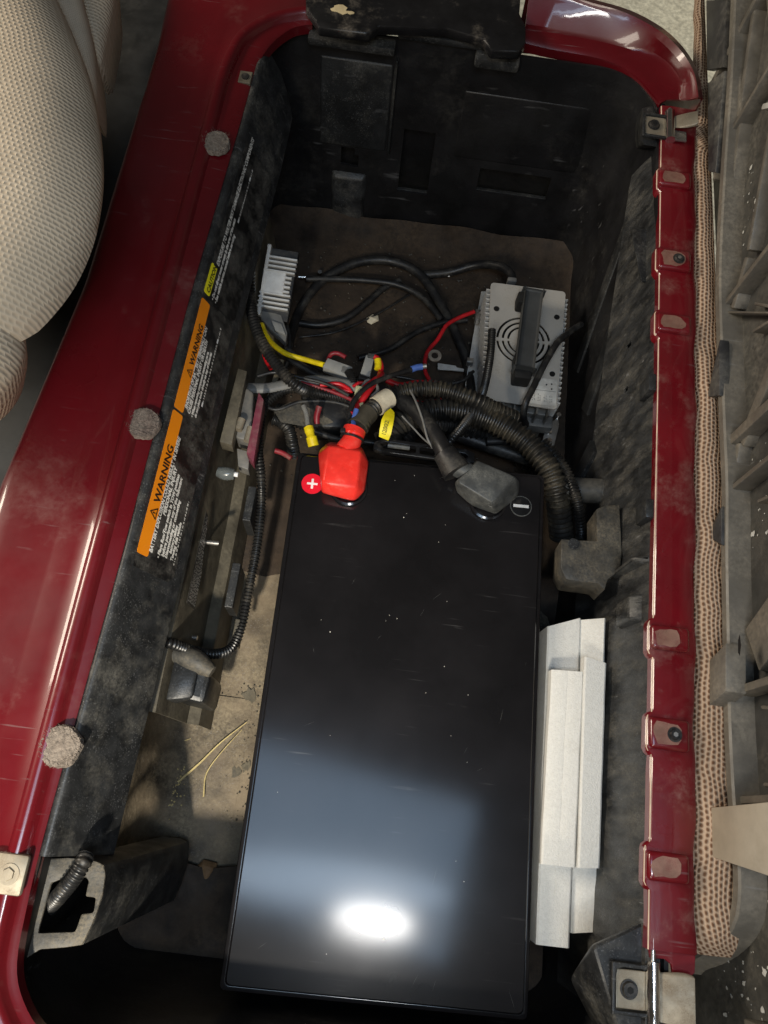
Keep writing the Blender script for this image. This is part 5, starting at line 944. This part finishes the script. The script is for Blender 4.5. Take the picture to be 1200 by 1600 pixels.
# edge lip of the pan, with its rounded near corner
lip = [(0.3710,1.0396,0.0986),(0.3710,0.8727,0.0717),(0.3710,0.7559,0.0465),(0.3710,0.6232,0.0238),(0.3710,0.5207,0.0195),(0.3710,0.4236,0.0183),(0.3710,0.3476,0.0183),(0.3710,0.2644,0.0118),(0.3710,0.1851,0.0084),(0.3710,0.1106,0.0052),(0.3710,0.0403,0.0070),(0.3710,-0.0144,0.0121),(0.3710,-0.0460,0.0105),(0.3710,-0.0658,0.0007),(0.3710,-0.0854,-0.0261),(0.3710,-0.1039,-0.0663),(0.3710,-0.1182,-0.1085),(0.3710,-0.1250,-0.1210)]
def sweep_rect(pts, w, x0, x1):
    path = smooth_path(pts, 0.012)[0]; rows = []
    for i, p in enumerate(path):
        t = (path[min(i + 1, len(path) - 1)] - path[max(i - 1, 0)]); t.x = 0; t.normalize(); n = Vector((0, -t.z, t.y)) * (w / 2)
        rows.append([(x0, p.y + n.y * 0.7, p.z + n.z * 0.7), (x0 + 0.002, p.y + n.y, p.z + n.z), (x1, p.y + n.y, p.z + n.z), (x1, p.y - n.y, p.z - n.z), (x0 + 0.002, p.y - n.y, p.z - n.z), (x0, p.y - n.y * 0.7, p.z - n.z * 0.7)])
    return loft(rows, closed=True)
new_obj('edge_lip', sweep_rect(lip, 0.013, 0.3685, 0.398), 'pan_rib', pan, True)
qb((0.3710,0.9091,0.0410), (0.3710,0.7798,0.0006), 0.006, 0.008, 'pan_rib'); qb((0.3720,0.9574,0.1240), (0.3720,0.8143,0.0682), 0.010, 0.007, 'pan_rib'); qb((0.3715,1.0245,0.0762), (0.3715,0.8100,0.0720), 0.010, 0.006, 'pan_rib')
qb((0.3720,0.8149,0.0714), (0.3720,0.7022,0.0307), 0.012, 0.008, 'pan_rib'); qb((0.3720,0.7049,0.0276), (0.3720,0.4830,-0.0167), 0.007, 0.008, 'pan_rib')
qb((0.3720,0.7283,0.1299), (0.3720,0.6120,0.0721), 0.008, 0.007, 'pan_rib'); qb((0.3720,0.6060,0.0687), (0.3720,0.5633,0.0328), 0.010, 0.007, 'pan_rib')
qb((0.3700,0.4764,0.1352), (0.3700,0.3935,0.0323), 0.017, 0.012, 'pan_rib'); qb((0.3720,0.3956,0.0284), (0.3720,0.3519,0.0080), 0.013, 0.009, 'pan_rib')
qb((0.3730,0.3886,-0.0063), (0.3730,0.3109,-0.0328), 0.010, 0.008, 'pan_rib')
qb((0.3670,0.2200,0.1225), (0.3670,0.1734,0.0285), 0.050, 0.018, 'pan_rib', 'brace')
qb((0.3710,0.5377,0.0785), (0.3710,0.4991,0.1242), 0.004, 0.007, 'pan_rib'); qb((0.3710,0.5068,0.0716), (0.3710,0.4921,0.1234), 0.004, 0.007, 'pan_rib')
qb((0.3710,0.3145,0.0631), (0.3710,0.3075,0.1147), 0.004, 0.006, 'pan_rib'); qb((0.3710,0.1163,0.0504), (0.3710,0.1104,0.0929), 0.004, 0.006, 'pan_rib'); qb((0.3710,0.0491,0.0474), (0.3710,0.0477,0.0859), 0.004, 0.006, 'pan_rib')
qb((0.3710,0.7748,0.1173), (0.3710,0.7456,0.1492), 0.007, 0.008, 'mould_white'); qb((0.3740,0.5646,0.0227), (0.3740,0.4899,0.1295), 0.003, 0.004, 'pan_rib')
# tall cross ribs that divide the underside into cells
for y, w in ((0.93, 0.010), (0.80, 0.006), (0.575, 0.007), (0.40, 0.012), (0.345, 0.006), (0.135, 0.008), (0.035, 0.007), (-0.145, 0.008)):
    new_obj('cross_rib', bar((0.386, y, 0.004), (0.386, y + 0.012, 0.36), w, 0.022, (-1, 0, 0), 0.0015), 'pan_rib', pan, True)
new_obj('long_rib', bar((0.387, -0.36, 0.150), (0.387, 1.30, 0.150), 0.010, 0.020, (-1, 0, 0), 0.002), 'pan_rib', pan, True)
# clips wrapped over the cloth and the pale block
def pblk(pts, d, m, nm): 
    p = [Vector(q) for q in pts]; return new_obj(nm, bev(hull(p + [q + Vector((d, 0, 0)) for q in p]), 0.0012), m, pan, True)
pblk([(0.3540,0.0258,-0.0030), (0.3570,0.0291,0.0413), (0.3590,0.0334,0.1012), (0.3590,-0.0245,0.0949), (0.3570,-0.0178,0.0282), (0.3540,-0.0165,-0.0058)], 0.02, 'pan_block', 'clip_block')
pblk([(0.3550,0.1636,0.0024), (0.3570,0.1761,0.0337), (0.3570,0.1303,0.0302), (0.3550,0.1201,-0.0004)], 0.02, 'pan_rib', 'clip_block')
pblk([(0.3640,0.9143,0.0259), (0.3670,0.8908,0.0649), (0.3670,0.7592,0.0320), (0.3640,0.7735,0.0188)], 0.01, 'pan_dark', 'clip_block')
pblk([(0.3630,0.4697,0.0018), (0.3650,0.5221,0.0290), (0.3650,0.4529,0.0240), (0.3630,0.4634,0.0014)], 0.012, 'pan_dark', 'clip_block')
pblk([(0.3630,0.3004,-0.0119), (0.3650,0.3246,0.0190), (0.3650,0.2818,0.0158), (0.3630,0.2938,-0.0005)], 0.012, 'pan_dark', 'clip_block')
pblk([(0.3690,1.0757,0.0214), (0.3710,1.0062,0.0724), (0.3710,0.9093,0.0547), (0.3690,0.9503,0.0155)], 0.01, 'pan_dark', 'clip_block')
new_obj('slot', bev(hull([(0.3575,0.1745,0.0562), (0.3575,0.1798,0.0602), (0.3575,0.1687,0.0616), (0.3575,0.1586,0.0584), (0.3575,0.1627,0.0552), (0.3640,0.1722,0.0467)]), 0.0003, 1), 'black_gap', pan)
# mould spots
rnd = random.Random(31); bm = bmesh.new()
def spot(px):
    n = 9; r = 0.0006 + 0.0034 * rnd.random() ** 2; c = Vector(px); vs_ = []
    for k in range(n):
        a = k / n * 6.283; q = r * rnd.uniform(0.4, 1.2); vs_.append(bm.verts.new((c.x, c.y + math.cos(a) * q, c.z + math.sin(a) * q * 1.2)))
    bm.faces.new(vs_)
for k in range(90): spot((PB - 0.0006 - rnd.random() * 0.0004, rnd.uniform(-0.24, -0.09), rnd.uniform(-0.09, 0.06)))
for k in range(24): spot((PB - 0.0006 - rnd.random() * 0.0004, rnd.uniform(-0.09, 0.02), rnd.uniform(0.02, 0.07)))
for k in range(26): spot((PB - 0.0006 - rnd.random() * 0.0004, rnd.gauss(0.33, 0.03), rnd.gauss(0.05, 0.018)))
for k in range(22): spot((PB - 0.0006 - rnd.random() * 0.0004, rnd.gauss(0.69, 0.03), rnd.gauss(0.055, 0.012)))
tag(new_obj('mould_spots', bm, 'mould_white', pan), kind='stuff')

# ============================================================ SEAT CUSHION ON THE LEFT
def pillow(outline, z0, h, flatten=0.55, n=14, sag=0.0):
    p = smooth_path([*outline, outline[0]], 0.012)[0][:-1]; c = sum(p, Vector()) / len(p); rows = []
    for k in range(n):
        t = k / (n - 1); a = t * math.pi / 2; s = math.cos(a) ** flatten; rows.append([(c.x + (q.x - c.x) * s, c.y + (q.y - c.y) * s, z0 + h * math.sin(a)) for q in p])
    rows.insert(0, [(c.x + (q.x - c.x) * 0.90, c.y + (q.y - c.y) * 0.90, z0 - 0.03) for q in p]); rows.insert(0, [(c.x + (q.x - c.x) * 0.70, c.y + (q.y - c.y) * 0.70, z0 - 0.07) for q in p])
    bm = loft(rows[:-1], closed=True); bmesh.ops.holes_fill(bm, edges=[e for e in bm.edges if e.is_boundary]); return bm
sc = thing('seat_cushion', 'beige woven cloth seat cushion beside the red side panel', 'seat cushion', (-0.5, 0.6, 0.0))
new_obj('main_pad', pillow([(-0.4532,0.8414,0.1000),(-0.4009,0.7588,0.1000),(-0.3619,0.6885,0.1000),(-0.3341,0.6203,0.1000),(-0.3154,0.5544,0.1000),(-0.3077,0.4903,0.1000),(-0.3117,0.4353,0.1000),(-0.3254,0.3922,0.1000),(-0.3435,0.3641,0.1000),(-0.3951,0.3350,0.1000),(-0.5218,0.3570,0.1000),(-0.6686,0.4837,0.1000),(-0.7480,0.6798,0.1000),(-0.6528,0.8423,0.1000)], 0.10, 0.07), 'seat_cloth', sc, True)
new_obj('side_strip', pillow([(-0.4725,0.9032,0.0700),(-0.4487,0.9083,0.0700),(-0.4105,0.8274,0.0700),(-0.3863,0.7692,0.0700),(-0.3670,0.7029,0.0700),(-0.3644,0.6745,0.0700),(-0.3964,0.7268,0.0700),(-0.4377,0.8006,0.0700),(-0.4758,0.8576,0.0700)], 0.07, 0.02), 'seat_plain', sc, True)
new_obj('end_pad', pillow([(-0.4529,1.0174,0.0450),(-0.4140,0.9525,0.0450),(-0.3993,0.8971,0.0450),(-0.3916,0.8316,0.0450),(-0.3901,0.7679,0.0450),(-0.4263,0.8138,0.0450),(-0.4822,0.9381,0.0450)], 0.045, 0.02), 'seat_cloth', sc, True)
new_obj('lower_pad', pillow([(-0.3950,0.4229,0.0900),(-0.3664,0.3976,0.0900),(-0.3492,0.3711,0.0900),(-0.3451,0.3475,0.0900),(-0.3511,0.3174,0.0900),(-0.3683,0.2904,0.0900),(-0.4074,0.2647,0.0900),(-0.4847,0.2861,0.0900),(-0.5348,0.3762,0.0900),(-0.4528,0.4271,0.0900)], 0.09, 0.05), 'seat_cloth', sc, True)
mp_ = thing('floor_mat', 'dark grey panel between the seat cushion and the red body', 'panel', (-0.6, 0.5, -0.2))
new_obj('panel', bev(box((0.75, 2.4, 0.02), None, 0, 1, (-0.72, 0.6, -0.09)), 0.003), 'mat_grey', mp_)

# ============================================================ DEBRIS
def straw(label, pts, r): tag(new_obj('straw', tube(pts, r, 0.004, 6, taper=lambda t: 1.0 - 0.7 * t), 'straw', None, True), label, 'straw', 'dry stalks on the compartment floor')
straw('longest dry straw stalk on the lit floor beside the battery', [(-0.1967,-0.0134,-0.3080),(-0.1739,0.0128,-0.3080),(-0.1519,0.0411,-0.3080),(-0.1227,0.0707,-0.3080)], 0.0017)
straw('dry straw stalk crossing just below the longest one', [(-0.1609,-0.0270,-0.3070),(-0.1629,-0.0001,-0.3070),(-0.1512,0.0251,-0.3070),(-0.1275,0.0602,-0.3070)], 0.0011)
straw('short dry straw bit lying apart on the lit floor', [(-0.2052,0.0347,-0.3090),(-0.1915,0.0412,-0.3090)], 0.0012)
bm = hull([(-0.1548,-0.1084,-0.3050),(-0.1466,-0.0980,-0.3050),(-0.1286,-0.1003,-0.3050),(-0.1269,-0.1175,-0.3050),(-0.1407,-0.1277,-0.3050),(-0.1497,-0.1222,-0.3050)] + [(-0.1438,-0.1041,-0.2950),(-0.1325,-0.1057,-0.2950),(-0.1380,-0.1178,-0.2950)])
tag(new_obj('dry_leaf', bev(bm, 0.001), 'dry_leaf', None, True), 'curled brown dry leaf on the floor beside the battery', 'leaf')
bm = bmesh.new(); rnd = random.Random(77); c = Vector((-0.2119,-0.0199,-0.3090))
for k in range(260):
    a, q = rnd.uniform(0, 6.283), abs(rnd.gauss(0, 0.012)); bmesh.ops.create_icosphere(bm, subdivisions=1, radius=rnd.uniform(0.0005, 0.0015), matrix=Matrix.Translation((c.x + math.cos(a) * q, c.y + math.sin(a) * q * 1.3, c.z + rnd.uniform(0, 0.0015))))
tag(new_obj('grain_debris', bm, 'straw'), 'small heap of yellowish grain and dust on the floor', 'debris', kind='stuff')
bm = bmesh.new()
for k in range(420):
    x, y = rnd.uniform(-0.165, 0.25), rnd.uniform(0.42, 0.88); 
    bmesh.ops.create_icosphere(bm, subdivisions=1, radius=rnd.uniform(0.0006, 0.0022), matrix=Matrix.Translation((x, y, -0.306)))
for k in range(200):
    x, y = rnd.uniform(-0.165, -0.09), rnd.uniform(-0.06, 0.12); bmesh.ops.create_icosphere(bm, subdivisions=1, radius=rnd.uniform(0.0005, 0.0016), matrix=Matrix.Translation((x, y, -0.314)))
tag(new_obj('floor_grit', bm, 'tan_dust_plastic'), 'scattered grit and crumbs of dirt on the floor', 'grit', kind='stuff')
tag(new_obj('paper_scrap', blob_noise(hull([(-0.0446,0.7099,-0.3020),(-0.0354,0.7187,-0.3020),(-0.0259,0.7178,-0.3020),(-0.0238,0.7084,-0.3020),(-0.0351,0.6994,-0.3020),(-0.0416,0.7019,-0.3020)] + [(-0.0387,0.7106,-0.2980),(-0.0280,0.7074,-0.2980)]), 0.0008, 200), 'paper_cream'), 'pinkish torn paper scrap among the loops of cable', 'paper')
tag(new_obj('plastic_offcut', bev(bar((0.0632,0.8114,-0.2960), (0.0816,0.8069,-0.2960), 0.0025, 0.002, (0, 0, 1)), 0.0003), 'white_print'), 'tiny white sliver lying near the back wall', 'offcut')
tag(new_obj('loose_bolt', merge(tube([(-0.1620,0.7637,-0.2940),(-0.1376,0.7678,-0.2940)], 0.0028, 0.003, 10), cyl((-0.1288,0.7783,-0.2960), (0, 0, 1), 0.004, 0.004, 6)), 'chrome', None, True), 'shiny loose bolt lying by the far left of the floor', 'bolt')
for o in bpy.data.objects:
    if o.type == 'MESH' and len(o.data.materials) == 0: print('no material', o.name)
